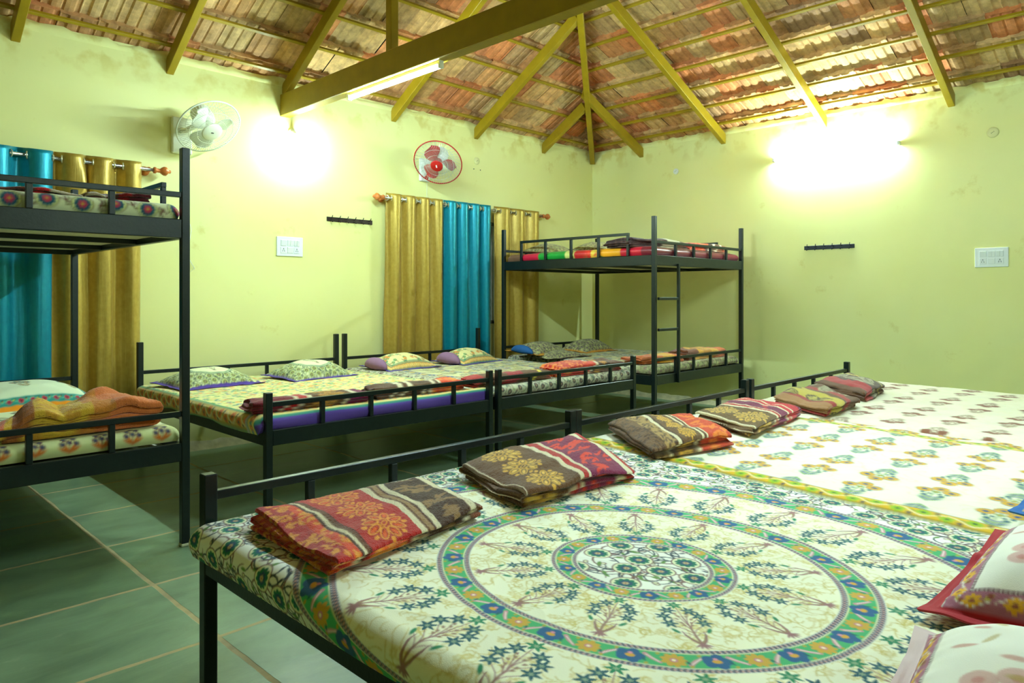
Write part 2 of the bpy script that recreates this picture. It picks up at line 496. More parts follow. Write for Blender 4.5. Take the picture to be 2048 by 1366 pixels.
# ---- blankets ---------------------------------------------------------
def wool(L, W, res, bands, seed=1):
    """bands: (end fraction along L, base colour, motif, motif colour, motif colour 2)"""
    c = Cloth(0, 0, L, W, res, bands[0][1])
    q = np.random.default_rng(seed)
    a = 0.0
    for b in bands:
        e, base = b[0], b[1]
        c.rect(a * L, -.1, e * L, W + .1, base)
        mot = b[2] if len(b) > 2 else None
        x0, x1 = a * L, e * L; wd = x1 - x0
        if mot == 'scroll':
            m, m2 = b[3], b[4]; n = max(1, int(round(W / (wd * .75)))); rows = max(1, int(round(wd / .2)))
            for i in range(n):
                for j in range(rows):
                    X = x0 + wd * (j + .5) / rows; Y = W * (i + .5) / n; S = min(wd / rows, W / n) * .5
                    for k in range(8):
                        t = k * pi / 4 + .3
                        c.ell(X + cos(t) * S * .58, Y + sin(t) * S * .58, S * .36, S * .2, t, m)
                        c.ell(X + cos(t) * S * .58, Y + sin(t) * S * .58, S * .27, S * .13, t, base)
                        c.ell(X + cos(t) * S * .62, Y + sin(t) * S * .62, S * .2, S * .08, t, m2)
                        c.ell(X + cos(t + .39) * S * .9, Y + sin(t + .39) * S * .9, S * .13, S * .1, t, m)
                    c.ell(X, Y, S * .2, S * .12, .6, m); c.ell(X, Y, S * .13, S * .07, .6, base)
        elif mot == 'leaf':
            m = b[3]
            for _ in range(int(9 * wd * W / .02)):
                X, Y, t = q.uniform(x0, x1), q.uniform(0, W), q.uniform(-.5, .9) + (pi if _ % 2 else 0)
                if X > x1 - .03 or X < x0 + .03: continue
                c.leaf(X, Y, t, min(.07, x1 - X) if cos(t) > 0 else min(.07, X - x0), .018, m)
                c.leaf(X, Y, t + .6, .035, .012, m)
        elif mot == 'spot':
            m = b[3]
            for _ in range(int(20 * wd * W / .01)):
                X, Y = q.uniform(x0, x1), q.uniform(0, W)
                c.ell(X, Y, .012, .006, q.uniform(0, 3), m, .8)
        elif mot == 'fan':
            m, m2 = b[3], b[4]
            for _ in range(int(max(3, 1.6 * wd * W / .02))):
                X, Y, t = q.uniform(x0, x1), q.uniform(0, W), q.uniform(0, 6.28)
                c.ell(X, Y, .07, .045, t, m)
                for k in range(-3, 4):
                    c.line((X - cos(t) * .06, Y - sin(t) * .06), (X + cos(t + k * .25) * .06, Y + sin(t + k * .25) * .06), .004, .004, m2)
        elif mot == 'check':
            m = b[3]; Y = 0
            while Y < W:
                c.rect(x0, Y, x1, Y + .022, m); Y += .045
        a = e
    # soft, slightly fuzzy pile: jitter the dye
    n = q.normal(0, .05, c.a.shape[:2]); c.a *= np.clip(1 + n, .7, 1.3)[..., None]
    return c
# ---------------------------------------------------------------- materials
def new_mat(name):
    m = bpy.data.materials.new(name); m.use_nodes = True
    nt = m.node_tree; b = nt.nodes['Principled BSDF']
    return m, nt, b

def N(nt, typ, **kw):
    n = nt.nodes.new(typ)
    for k, v in kw.items():
        if k in n.inputs.keys() if isinstance(k, str) else False: n.inputs[k].default_value = v
        else: setattr(n, k, v)
    return n

def col4(c): return tuple(float(x) for x in lin(c)) + (1.0,)

def simple(name, col, rough=.5, metal=0.0, var=.06, scale=12, bump=0.0, bscale=60, spec=.4):
    m, nt, b = new_mat(name)
    L = nt.links
    tc = N(nt, 'ShaderNodeTexCoord'); no = N(nt, 'ShaderNodeTexNoise'); no.inputs['Scale'].default_value = scale; no.inputs['Detail'].default_value = 4
    L.new(tc.outputs['Object'], no.inputs['Vector'])
    mx = N(nt, 'ShaderNodeMix', data_type='RGBA')
    c = np.array(col4(col))
    lo = c * (1 - var * 3); hi = np.minimum(c * (1 + var * 3), 1); lo[3] = hi[3] = 1
    mx.inputs[6].default_value = lo; mx.inputs[7].default_value = hi
    L.new(no.outputs['Fac'], mx.inputs[0]); L.new(mx.outputs[2], b.inputs['Base Color'])
    b.inputs['Roughness'].default_value = rough; b.inputs['Metallic'].default_value = metal
    b.inputs['Specular IOR Level'].default_value = spec
    if bump:
        n2 = N(nt, 'ShaderNodeTexNoise'); n2.inputs['Scale'].default_value = bscale; n2.inputs['Detail'].default_value = 3
        L.new(tc.outputs['Object'], n2.inputs['Vector'])
        bp = N(nt, 'ShaderNodeBump'); bp.inputs['Strength'].default_value = bump; bp.inputs['Distance'].default_value = .01
        L.new(n2.outputs['Fac'], bp.inputs['Height']); L.new(bp.outputs['Normal'], b.inputs['Normal'])
    return m

def printed(name, rough=.85, bump=.25, bscale=420, sheen=.15, spec=.25, bdist=.002):
    m, nt, b = new_mat(name); L = nt.links
    at = N(nt, 'ShaderNodeAttribute', attribute_name='Print')
    tc = N(nt, 'ShaderNodeTexCoord'); no = N(nt, 'ShaderNodeTexNoise'); no.inputs['Scale'].default_value = bscale; no.inputs['Detail'].default_value = 2
    L.new(tc.outputs['Object'], no.inputs['Vector'])
    L.new(at.outputs['Color'], b.inputs['Base Color'])
    b.inputs['Roughness'].default_value = rough; b.inputs['Specular IOR Level'].default_value = spec
    b.inputs['Sheen Weight'].default_value = sheen
    bp = N(nt, 'ShaderNodeBump'); bp.inputs['Strength'].default_value = bump; bp.inputs['Distance'].default_value = bdist
    L.new(no.outputs['Fac'], bp.inputs['Height']); L.new(bp.outputs['Normal'], b.inputs['Normal'])
    return m

def wall_paint(name):
    m, nt, b = new_mat(name); L = nt.links
    tc = N(nt, 'ShaderNodeTexCoord')
    n1 = N(nt, 'ShaderNodeTexNoise'); n1.inputs['Scale'].default_value = .9; n1.inputs['Detail'].default_value = 5
    n2 = N(nt, 'ShaderNodeTexNoise'); n2.inputs['Scale'].default_value = 3.1; n2.inputs['Detail'].default_value = 8; n2.inputs['Roughness'].default_value = .65
    for n in (n1, n2): L.new(tc.outputs['Object'], n.inputs['Vector'])
    r1 = N(nt, 'ShaderNodeValToRGB'); r1.color_ramp.elements[0].position = .35; r1.color_ramp.elements[1].position = .7
    r1.color_ramp.elements[0].color = col4((230, 226, 148)); r1.color_ramp.elements[1].color = col4((234, 232, 162))
    L.new(n1.outputs['Fac'], r1.inputs['Fac'])
    r2 = N(nt, 'ShaderNodeValToRGB'); r2.color_ramp.elements[0].position = .63; r2.color_ramp.elements[1].position = .74
    r2.color_ramp.elements[0].color = (0, 0, 0, 1); r2.color_ramp.elements[1].color = (.55, .55, .55, 1)
    L.new(n2.outputs['Fac'], r2.inputs['Fac'])
    # damp mustard stains gather in a strip under the tiles
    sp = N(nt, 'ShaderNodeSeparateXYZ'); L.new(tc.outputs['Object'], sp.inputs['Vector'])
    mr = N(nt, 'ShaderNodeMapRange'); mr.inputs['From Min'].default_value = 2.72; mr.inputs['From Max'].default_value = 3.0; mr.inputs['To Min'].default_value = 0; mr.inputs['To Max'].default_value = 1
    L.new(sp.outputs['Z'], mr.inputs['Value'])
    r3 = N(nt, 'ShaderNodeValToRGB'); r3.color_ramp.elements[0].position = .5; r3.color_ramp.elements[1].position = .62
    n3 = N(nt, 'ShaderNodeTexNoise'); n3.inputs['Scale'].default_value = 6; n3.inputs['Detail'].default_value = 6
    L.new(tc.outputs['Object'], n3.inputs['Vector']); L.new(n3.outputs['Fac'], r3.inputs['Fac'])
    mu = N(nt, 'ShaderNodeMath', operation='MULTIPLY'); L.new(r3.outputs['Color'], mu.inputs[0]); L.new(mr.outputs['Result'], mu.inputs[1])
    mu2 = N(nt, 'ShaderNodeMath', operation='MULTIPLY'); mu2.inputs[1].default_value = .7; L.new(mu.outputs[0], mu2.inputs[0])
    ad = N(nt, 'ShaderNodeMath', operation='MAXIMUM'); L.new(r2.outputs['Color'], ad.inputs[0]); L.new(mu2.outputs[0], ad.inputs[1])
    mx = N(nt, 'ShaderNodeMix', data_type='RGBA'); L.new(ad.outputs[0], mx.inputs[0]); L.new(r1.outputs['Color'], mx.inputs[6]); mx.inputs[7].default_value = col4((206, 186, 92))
    L.new(mx.outputs[2], b.inputs['Base Color'])
    b.inputs['Roughness'].default_value = .55; b.inputs['Specular IOR Level'].default_value = .3
    n4 = N(nt, 'ShaderNodeTexNoise'); n4.inputs['Scale'].default_value = 14; n4.inputs['Detail'].default_value = 6
    L.new(tc.outputs['Object'], n4.inputs['Vector'])
    bp = N(nt, 'ShaderNodeBump'); bp.inputs['Strength'].default_value = .07; bp.inputs['Distance'].default_value = .012
    L.new(n4.outputs['Fac'], bp.inputs['Height']); L.new(bp.outputs['Normal'], b.inputs['Normal'])
    return m

def slate_floor(name):
    m, nt, b = new_mat(name); L = nt.links
    tc = N(nt, 'ShaderNodeTexCoord')
    nw = N(nt, 'ShaderNodeTexNoise'); nw.inputs['Scale'].default_value = 2.2; nw.inputs['Detail'].default_value = 4
    L.new(tc.outputs['Object'], nw.inputs['Vector'])
    sub = N(nt, 'ShaderNodeVectorMath', operation='SUBTRACT'); L.new(nw.outputs['Color'], sub.inputs[0]); sub.inputs[1].default_value = (.5, .5, .5)
    scl = N(nt, 'ShaderNodeVectorMath', operation='SCALE'); scl.inputs['Scale'].default_value = .045; L.new(sub.outputs[0], scl.inputs[0])
    add = N(nt, 'ShaderNodeVectorMath', operation='ADD'); L.new(tc.outputs['Object'], add.inputs[0]); L.new(scl.outputs[0], add.inputs[1])
    off = N(nt, 'ShaderNodeVectorMath', operation='ADD'); L.new(add.outputs[0], off.inputs[0]); off.inputs[1].default_value = (10 * .95 - 1.065, 10 * .64 - 3.16 + .005, 0)
    br = N(nt, 'ShaderNodeTexBrick', offset=0.0, squash=1.0)
    br.inputs['Scale'].default_value = 1; br.inputs['Brick Width'].default_value = .95; br.inputs['Row Height'].default_value = .64
    br.inputs['Mortar Size'].default_value = .011; br.inputs['Mortar Smooth'].default_value = .25
    br.inputs['Color1'].default_value = col4((108, 132, 98)); br.inputs['Color2'].default_value = col4((128, 150, 118)); br.inputs['Mortar'].default_value = col4((176, 156, 112))
    L.new(off.outputs[0], br.inputs['Vector'])
    n1 = N(nt, 'ShaderNodeTexNoise'); n1.inputs['Scale'].default_value = 3.5; n1.inputs['Detail'].default_value = 9; n1.inputs['Roughness'].default_value = .62; n1.inputs['Distortion'].default_value = .6
    mp = N(nt, 'ShaderNodeMapping'); mp.inputs['Scale'].default_value = (.7, 1.6, 1); L.new(tc.outputs['Object'], mp.inputs['Vector']); L.new(mp.outputs[0], n1.inputs['Vector'])
    r1 = N(nt, 'ShaderNodeValToRGB'); r1.color_ramp.elements[0].position = .3; r1.color_ramp.elements[1].position = .75
    r1.color_ramp.elements[0].color = (.62, .64, .6, 1); r1.color_ramp.elements[1].color = (1.25, 1.25, 1.15, 1)
    L.new(n1.outputs['Fac'], r1.inputs['Fac'])
    mx = N(nt, 'ShaderNodeMix', data_type='RGBA', blend_type='MULTIPLY'); mx.inputs[0].default_value = .9
    L.new(br.outputs['Color'], mx.inputs[6]); L.new(r1.outputs['Color'], mx.inputs[7])
    # dried lime smears
    n2 = N(nt, 'ShaderNodeTexNoise'); n2.inputs['Scale'].default_value = 7; n2.inputs['Detail'].default_value = 8; n2.inputs['Roughness'].default_value = .7
    L.new(mp.outputs[0], n2.inputs['Vector'])
    r2 = N(nt, 'ShaderNodeValToRGB'); r2.color_ramp.elements[0].position = .62; r2.color_ramp.elements[1].position = .78; r2.color_ramp.elements[0].color = (0, 0, 0, 1); r2.color_ramp.elements[1].color = (.6, .6, .6, 1)
    L.new(n2.outputs['Fac'], r2.inputs['Fac'])
    m2 = N(nt, 'ShaderNodeMix', data_type='RGBA'); L.new(r2.outputs['Color'], m2.inputs[0]); L.new(mx.outputs[2], m2.inputs[6]); m2.inputs[7].default_value = col4((176, 176, 140))
    L.new(m2.outputs[2], b.inputs['Base Color'])
    rr = N(nt, 'ShaderNodeMapRange'); rr.inputs['To Min'].default_value = .24; rr.inputs['To Max'].default_value = .5; L.new(n1.outputs['Fac'], rr.inputs['Value'])
    ra = N(nt, 'ShaderNodeMath', operation='ADD'); L.new(rr.outputs[0], ra.inputs[0]); ms = N(nt, 'ShaderNodeMath', operation='MULTIPLY'); ms.inputs[1].default_value = .4
    L.new(br.outputs['Fac'], ms.inputs[0]); L.new(ms.outputs[0], ra.inputs[1]); L.new(ra.outputs[0], b.inputs['Roughness'])
    hs = N(nt, 'ShaderNodeMath', operation='MULTIPLY_ADD'); hs.inputs[1].default_value = -.8; L.new(br.outputs['Fac'], hs.inputs[0]); L.new(n1.outputs['Fac'], hs.inputs[2])
    bp = N(nt, 'ShaderNodeBump'); bp.inputs['Strength'].default_value = .35; bp.inputs['Distance'].default_value = .008
    L.new(hs.outputs[0], bp.inputs['Height']); L.new(bp.outputs['Normal'], b.inputs['Normal'])
    return m

def tile_clay(name):
    m, nt, b = new_mat(name); L = nt.links
    at = N(nt, 'ShaderNodeAttribute', attribute_name='Print'); tc = N(nt, 'ShaderNodeTexCoord')
    n1 = N(nt, 'ShaderNodeTexNoise'); n1.inputs['Scale'].default_value = 13; n1.inputs['Detail'].default_value = 7; n1.inputs['Roughness'].default_value = .7
    L.new(tc.outputs['Object'], n1.inputs['Vector'])
    r1 = N(nt, 'ShaderNodeValToRGB'); e = r1.color_ramp.elements
    e[0].position = .3; e[0].color = (.5, .47, .44, 1); e[1].position = .7; e[1].color = (1.2, 1.18, 1.12, 1)
    L.new(n1.outputs['Fac'], r1.inputs['Fac'])
    mx = N(nt, 'ShaderNodeMix', data_type='RGBA', blend_type='MULTIPLY'); mx.inputs[0].default_value = .85
    L.new(at.outputs['Color'], mx.inputs[6]); L.new(r1.outputs['Color'], mx.inputs[7]); L.new(mx.outputs[2], b.inputs['Base Color'])
    b.inputs['Roughness'].default_value = .85; b.inputs['Specular IOR Level'].default_value = .2
    bp = N(nt, 'ShaderNodeBump'); bp.inputs['Strength'].default_value = .3; bp.inputs['Distance'].default_value = .004
    L.new(n1.outputs['Fac'], bp.inputs['Height']); L.new(bp.outputs['Normal'], b.inputs['Normal'])
    return m

def satin(name, c0, c1, rough=.38):
    m, nt, b = new_mat(name); L = nt.links
    tc = N(nt, 'ShaderNodeTexCoord'); mp = N(nt, 'ShaderNodeMapping'); mp.inputs['Scale'].default_value = (1.2, 1.2, 1.0)
    L.new(tc.outputs['Object'], mp.inputs['Vector'])
    wv = N(nt, 'ShaderNodeTexNoise'); wv.inputs['Scale'].default_value = 30; wv.inputs['Detail'].default_value = 4; L.new(mp.outputs[0], wv.inputs['Vector'])
    mx = N(nt, 'ShaderNodeMix', data_type='RGBA'); mx.inputs[6].default_value = col4(c0); mx.inputs[7].default_value = col4(c1)
    L.new(wv.outputs['Fac'], mx.inputs[0]); L.new(mx.outputs[2], b.inputs['Base Color'])
    b.inputs['Roughness'].default_value = rough; b.inputs['Specular IOR Level'].default_value = .5; b.inputs['Sheen Weight'].default_value = .06
    b.inputs['Metallic'].default_value = .4
    # crinkled weave running along the drop
    m2 = N(nt, 'ShaderNodeMapping'); m2.inputs['Scale'].default_value = (90, 90, 7); L.new(tc.outputs['Object'], m2.inputs['Vector'])
    n2 = N(nt, 'ShaderNodeTexNoise'); n2.inputs['Scale'].default_value = 1; n2.inputs['Detail'].default_value = 3; L.new(m2.outputs[0], n2.inputs['Vector'])
    bp = N(nt, 'ShaderNodeBump'); bp.inputs['Strength'].default_value = .35; bp.inputs['Distance'].default_value = .004
    L.new(n2.outputs['Fac'], bp.inputs['Height']); L.new(bp.outputs['Normal'], b.inputs['Normal'])
    return m

def emit(name, col, strength):
    m, nt, b = new_mat(name)
    e = N(nt, 'ShaderNodeEmission'); e.inputs['Color'].default_value = (*col, 1); e.inputs['Strength'].default_value = strength
    nt.links.new(e.outputs[0], nt.nodes['Material Output'].inputs['Surface'])
    return m

M = {}
M['wall'] = wall_paint('lime_yellow_wall_paint')
M['floor'] = slate_floor('grey_green_slate')
M['clay'] = tile_clay('old_clay_tile')
M['olive'] = simple('olive_enamel_steel', (158, 128, 14), .42, 0, .08, 9, .08, 40)
M['iron'] = simple('black_enamel_iron', (14, 26, 24), .34, 0, .14, 30, .06, 90)
M['ply'] = simple('pale_plywood', (196, 190, 158), .7, 0, .08, 6)
M['white'] = simple('white_plastic', (232, 236, 232), .35, 0, .02, 5)
M['cream_plastic'] = simple('cream_plastic', (228, 230, 206), .35, 0, .02, 5)
M['grey_slot'] = simple('dark_slot', (52, 58, 54), .5)
M['red'] = simple('red_plastic', (176, 24, 22), .3, 0, .03)
M['wire'] = simple('chromed_wire', (196, 206, 200), .3, .7, .03)
M['white_wire'] = simple('white_coated_wire', (226, 230, 208), .4, 0, .02)
M['chrome'] = simple('brushed_rod', (200, 200, 192), .22, .9, .03)
M['wood'] = simple('turned_orange_wood', (196, 112, 48), .35, 0, .12, 25)
M['gold'] = satin('gold_satin', (164, 132, 42), (196, 166, 74))
M['teal'] = satin('teal_satin', (0, 122, 142), (0, 150, 168))
M['brass'] = simple('pale_eyelet', (206, 204, 170), .3, .6, .02)
M['cotton'] = printed('block_printed_cotton', .85, .22, 500, .1)
M['fleece'] = printed('woven_fleece', .98, .9, 260, .35, .1, .004)
M['quilt'] = printed('shiny_printed_quilt', .38, .2, 200, .1, .5)
M['dark_metal'] = simple('dark_bronze_metal', (58, 48, 40), .35, .6, .1)
M['black_metal'] = simple('black_rack_metal', (20, 24, 26), .35, .5, .1)
M['window_paint'] = simple('white_window_paint', (214, 220, 206), .5)
M['glass'] = simple('night_glass', (14, 18, 20), .08, 0, .02)
M['violet'] = simple('violet_cotton', (92, 64, 150), .85, 0, .08, 20, .1)
M['blue'] = simple('blue_ticking', (36, 92, 150), .8, 0, .08, 20, .1)
M['mauve'] = simple('mauve_ticking', (150, 110, 140), .85, 0, .08, 20, .1)
M['rubber'] = simple('off_white_rubber', (196, 196, 160), .7)
LAMP = (0.70, 1.0, 1.04)
M['tube'] = emit('lit_tube', LAMP, 70.0)
M['added_tube'] = emit('lit_added_rear_tube', LAMP, 26.0)  # weaker glow for the tube added behind the viewer
M['tube2'] = emit('lit_wall_tube', LAMP, 70.0)
M['bulb'] = emit('lit_bulb', LAMP, 56.0)

# ---------------------------------------------------------------- room
XR, YB, XL, YF = 7.24, 5.72, -4.0, -3.0
ZB, ZR = 3.02, 2.99                 # underside of the battens over each wall
TL, TR = .62, .45                   # roof pitches (over the long wall / the end wall)

def struct(o): o['kind'] = 'structure'; return o

m = MB(); m.box(XL - .2, YF - .2, -.1, XR + .2, YB + .2, 0); struct(m.build('floor', M['floor']))

# back wall with two window openings
wins = [(.1, 1.55), (4.15, 5.53)]
wz0, wz1 = .9, 2.02
m = MB(); T = .2
xs = [XL - T] + [a for w in wins for a in w] + [XR + T]
H = 3.06
for i in range(0, len(xs), 2): m.box(xs[i], YB, 0, xs[i + 1], YB + T, H)
for a, b_ in wins:
    m.box(a, YB, 0, b_, YB + T, wz0); m.box(a, YB, wz1, b_, YB + T, H)
struct(m.build('wall_back', M['wall']))
m = MB(); m.box(XR, YF - T, 0, XR + T, YB + T, 3.04); struct(m.build('wall_right', M['wall']))
m = MB(); m.box(XL - T, YF - T, 0, XR + T, YF, H); struct(m.build('wall_front', M['wall']))
m = MB(); m.box(XL - T, YF, 0, XL, YB, 3.0)
yc = (YB + YF) / 2; zr = ZB + TL * (YB - yc)
m.add([(XL, YF, 3.0), (XL, YB, 3.0), (XL, yc, zr + .1), (XL - T, YF, 3.0), (XL - T, YB, 3.0), (XL - T, yc, zr + .1)],
      [(0, 1, 2), (3, 5, 4), (0, 2, 5, 3), (1, 4, 5, 2)])
struct(m.build('wall_left', M['wall']))
# mortar fillet along the foot of the walls
def fillet(name, p0, p1, inward, seed):
    mm = MB(); n = 150; r = random.Random(seed); p0 = Vector(p0); p1 = Vector(p1); inn = Vector(inward); vs = []; fs = []
    w_ = .06
    for i in range(n + 1):
        p = p0 + (p1 - p0) * (i / n); w_ = min(.085, max(.035, w_ + r.uniform(-.008, .008)))
        vs += [p + Vector((0, 0, .05 + r.uniform(-.01, .02))), p + inn * .012 + Vector((0, 0, .04)), p + inn * (w_ * .5) + Vector((0, 0, .014 + r.uniform(0, .006))), p + inn * w_ + Vector((0, 0, -.002))]
    for i in range(n):
        for k in range(3): fs.append((i * 4 + k, i * 4 + k + 1, (i + 1) * 4 + k + 1, (i + 1) * 4 + k))
    mm.add(vs, fs, True); return struct(mm.build(name, M['mortar']))
M['mortar'] = simple('rough_lime_mortar', (196, 190, 150), .9, 0, .15, 14, .5, 30)
fillet('baseboard_back', (XL, YB, 0), (XR, YB, 0), (0, -1, 0), 4)
fillet('baseboard_right', (XR, YF, 0), (XR, YB, 0), (-1, 0, 0), 5)
# rough mortar line where wall meets the tiles
def mortar(name, p0, p1, seed):
    mm = MB(); n = 160; r = random.Random(seed)
    p0 = Vector(p0); p1 = Vector(p1); d = (p1 - p0); side = Vector((d.y, -d.x, 0)).normalized()
    vs = []
    for i in range(n + 1):
        p = p0 + d * (i / n); h = r.uniform(-.012, .03); o = r.uniform(.0, .012)
        vs += [p - Vector((0, 0, .05)), p + side * (-(.004 + o)) - Vector((0, 0, .02 + r.uniform(0, .02))), p + side * (-o) + Vector((0, 0, h)), p + side * .05 + Vector((0, 0, h + .01))]
    fs = []
    for i in range(n):
        for k in range(3): fs.append((i * 4 + k, i * 4 + k + 1, (i + 1) * 4 + k + 1, (i + 1) * 4 + k))
    mm.add(vs, fs, True)
    o = mm.build(name, M['wall']); return struct(o)
mortar('trim_1', (XR, YB, 3.05), (XL, YB, 3.05), 1)
mortar('trim_2', (XR, YF, 3.03), (XR, YB, 3.03), 2)

for i, (a, b_) in enumerate(wins):
    w = empty('window_%d' % (i + 1), ((a + b_) / 2, YB, wz0), kind='structure')
    hw = (b_ - a) / 2; hz = wz1 - wz0
    f = MB()
    for x in (-hw + .02, 0, hw - .02): f.box(x - .022, .03, 0, x + .022, .09, hz, .003)
    for z in (.02, hz - .02): f.box(-hw, .03, z - .02, hw, .09, z + .02, .003)
    f.build('window_frame', M['window_paint'], w)
    g = MB()
    for k in range(1, 12):
        z = k * hz / 12; g.tube([(-hw, .05, z), (hw, .05, z)], .006, 6)
    g.build('window_grille', M['window_paint'], w)
    g = MB(); g.box(-hw, .1, 0, hw, .106, hz); g.build('window_pane', M['glass'], w)
    s_ = MB(); s_.box(-hw, .0, -.02, hw, .2, .0); s_.build('window_sill', M['wall'], w)

# ceiling : tiled hipped roof with rafters and battens as its parts
ceil = empty('ceiling', (0, 0, 3.0), kind='structure')
def cl(o):   # keep world coordinates under the ceiling empty
    o.location = (o.location.x, o.location.y, o.location.z - 3.0); return o

TILE_COLS = [(200, 160, 116), (206, 170, 124), (190, 148, 108), (196, 140, 100), (204, 134, 92), (182, 152, 116), (212, 182, 140), (176, 142, 110), (200, 150, 106), (190, 166, 128), (160, 128, 100), (208, 180, 138)]
def tile_slope(name, O, S, Tv, s_rng, n_course, gauge, first, seed):
    """O eave origin, S unit along the wall, Tv unit up the slope. s_rng(t)->(s0,s1)"""
    O = np.array(O, float); S = np.array(S, float); Tv = np.array(Tv, float)
    Nn = np.cross(S, Tv)
    if Nn[2] > 0: Nn = -Nn          # pointing down into the room
    r = np.random.default_rng(seed)
    P = .235
    sl = np.array([0, .006, .012, .05, .054, .062, .09, .118, .126, .132, .140, .168, .196, .204, .2105, .229, .2349])
    rib = np.array([.006, .006, 0, 0, .004, .012, .015, .012, .004, .004, .012, .015, .012, .004, .0, .0, .006])
    V = []; F = []; C = []
    base = 0
    for k in range(-1, n_course):
        t0 = first + k * gauge
        ts = (t0 - .055, t0 - .045, t0 + .05, t0 + gauge + .02, t0 + gauge + .028)
        s0, s1 = s_rng(t0 + gauge / 2)
        i0 = int(math.floor(s0 / P)) - 1; i1 = int(math.ceil(s1 / P)) + 1
        for i in range(i0, i1):
            so = i * P + (P / 2 if k % 2 else 0) + r.uniform(-.003, .003); jt = r.uniform(-.006, .006); jn = r.uniform(-.004, .004); tw = r.uniform(-.02, .02)
            col = np.array(lin(TILE_COLS[r.integers(len(TILE_COLS))])) * r.uniform(.85, 1.12) * np.array([1.10, .98, .80])
            if r.random() < .05: col = lin((206, 132, 88)) * r.uniform(.85, 1.1)
            lug = np.where((sl > .02) & (sl < .212), 1.0, 0.0)
            rows = []
            # n grows towards the room; lower (tail) end lies up on the tile below
            nose = np.where(rib > .01, .018, 0.0)     # rounded noses at the tail
            rows.append((ts[0] - nose, -.062 + 0 * rib))
            rows.append((ts[0] - nose, -.046 + rib))
            rows.append((ts[2] + 0 * sl, -.040 + rib))
            rows.append((ts[3] + 0 * sl, -.010 + rib * .8))
            rows.append((ts[3] + .004 + 0 * sl, -.004 + lug * .008))
            rows.append((ts[4] + 0 * sl, -.004 + lug * .008))
            rows.append((ts[4] + .002 + 0 * sl, -.052 + 0 * sl))
            for tt, nn in rows:
                for a in range(len(sl)):
                    V.append(O + S * (so + sl[a]) + Tv * (tt[a] + jt + tw * (sl[a] - P / 2)) + Nn * (nn[a] + jn)); C.append(col)
            ns = len(sl)
            for b_ in range(len(rows) - 1):
                for a in range(ns - 1):
                    F.append((base + b_ * ns + a, base + b_ * ns + a + 1, base + (b_ + 1) * ns + a + 1, base + (b_ + 1) * ns + a))
            base += ns * len(rows)
    me = bpy.data.meshes.new(name); me.from_pydata([tuple(v) for v in V], [], F)
    me.polygons.foreach_set('use_smooth', [False] * len(F))
    at = me.color_attributes.new('Print', 'FLOAT_COLOR', 'POINT')
    cc = np.ones((len(V), 4), np.float32); cc[:, :3] = np.array(C); at.data.foreach_set('color', cc.ravel())
    me.update(); me.materials.append(M['clay'])
    o = bpy.data.objects.new(name, me); link(o, ceil); return cl(o)

cL = math.hypot(1, TL); cR = math.hypot(1, TR)
half = (YB - YF) / 2
LslopeL = half * cL
zR = ZB + TL * half                       # ridge height
xh = XR - (zR - ZR) / TR                  # where the hip reaches the ridge
BAT = .028                                # batten thickness
# slope over the back wall : tiles lie on the battens
O1 = (0, YB, ZB + BAT + .012); T1 = (0, -1 / cL, TL / cL)
def rngL(t):
    y = t / cL; z = ZB + TL * y; x = XR - (z - ZR) / TR
    return (XL - .1, x + .25)
gL = .285 * cL; fL = .10 * cL
tile_slope('tiled_slope', O1, (1, 0, 0), T1, rngL, int(LslopeL / gL) + 1, gL, fL, 3)
O2 = (XR, 0, ZR + BAT + .012); T2 = (-1 / cR, 0, TR / cR)
def rngR(t):
    x = t / cR; z = ZR + TR * x; d = (z - ZB) / TL
    return (YF + d - .25, YB - d + .25)
gR = .285 * cR; fR = .155 * cR
tile_slope('tiled_slope', O2, (0, 1, 0), T2, rngR, int((XR - xh) * cR / gR) + 1, gR, fR, 4)
# slope over the front wall (behind the viewer)
O3 = (0, YF, ZB + BAT + .012); T3 = (0, 1 / cL, TL / cL)
tile_slope('tiled_slope', O3, (1, 0, 0), T3, rngL, int(LslopeL / gL) + 1, gL, fL, 5)
# outer weathering sheet keeps the roof light tight
m = MB(); e = .25; dz = .12
rid0 = (XL - .3, yc, zR + dz); rid1 = (xh, yc, zR + dz)
A = (XL - .3, YB + e, ZB - TL * e + dz); B = (XR + e, YB + e, ZB - TL * e + dz); Cc = (XR + e, YF - e, ZB - TL * e + dz); D = (XL - .3, YF - e, ZB - TL * e + dz)
m.add([A, B, Cc, D, rid0, rid1], [(0, 1, 5, 4), (3, 4, 5, 2), (1, 2, 5)]); cl(m.build('roof_covering', M['clay'], ceil))

def rz(x, y):   # batten underside height at a plan position
    return min(ZB + TL * (YB - y), ZR + TR * (XR - x), ZB + TL * (y - YF))
# battens
for k in range(60):
    y = YB - .10 - .285 * k
    if y < yc + .05: break
    z = ZB + TL * (YB - y) + .013
    x1 = XR - (z - ZR) / TR
    mm = MB(); mm.bar((XL, y, z), (x1, y, z), .026, .026, (0, TL, 1)); cl(mm.build('batten', M['olive'], ceil))
    mm = MB(); y2 = YF + (YB - y); mm.bar((XL, y2, z), (x1, y2, z), .026, .026, (0, -TL, 1)); cl(mm.build('batten', M['olive'], ceil))
for k in range(60):
    x = XR - .155 - .285 * k
    if x < xh + .05: break
    z = ZR + TR * (XR - x) + .013; d = (z - ZB) / TL
    mm = MB(); mm.bar((x, YF + d, z), (x, YB - d, z), .026, .026, (TR, 0, 1)); cl(mm.build('batten', M['olive'], ceil))
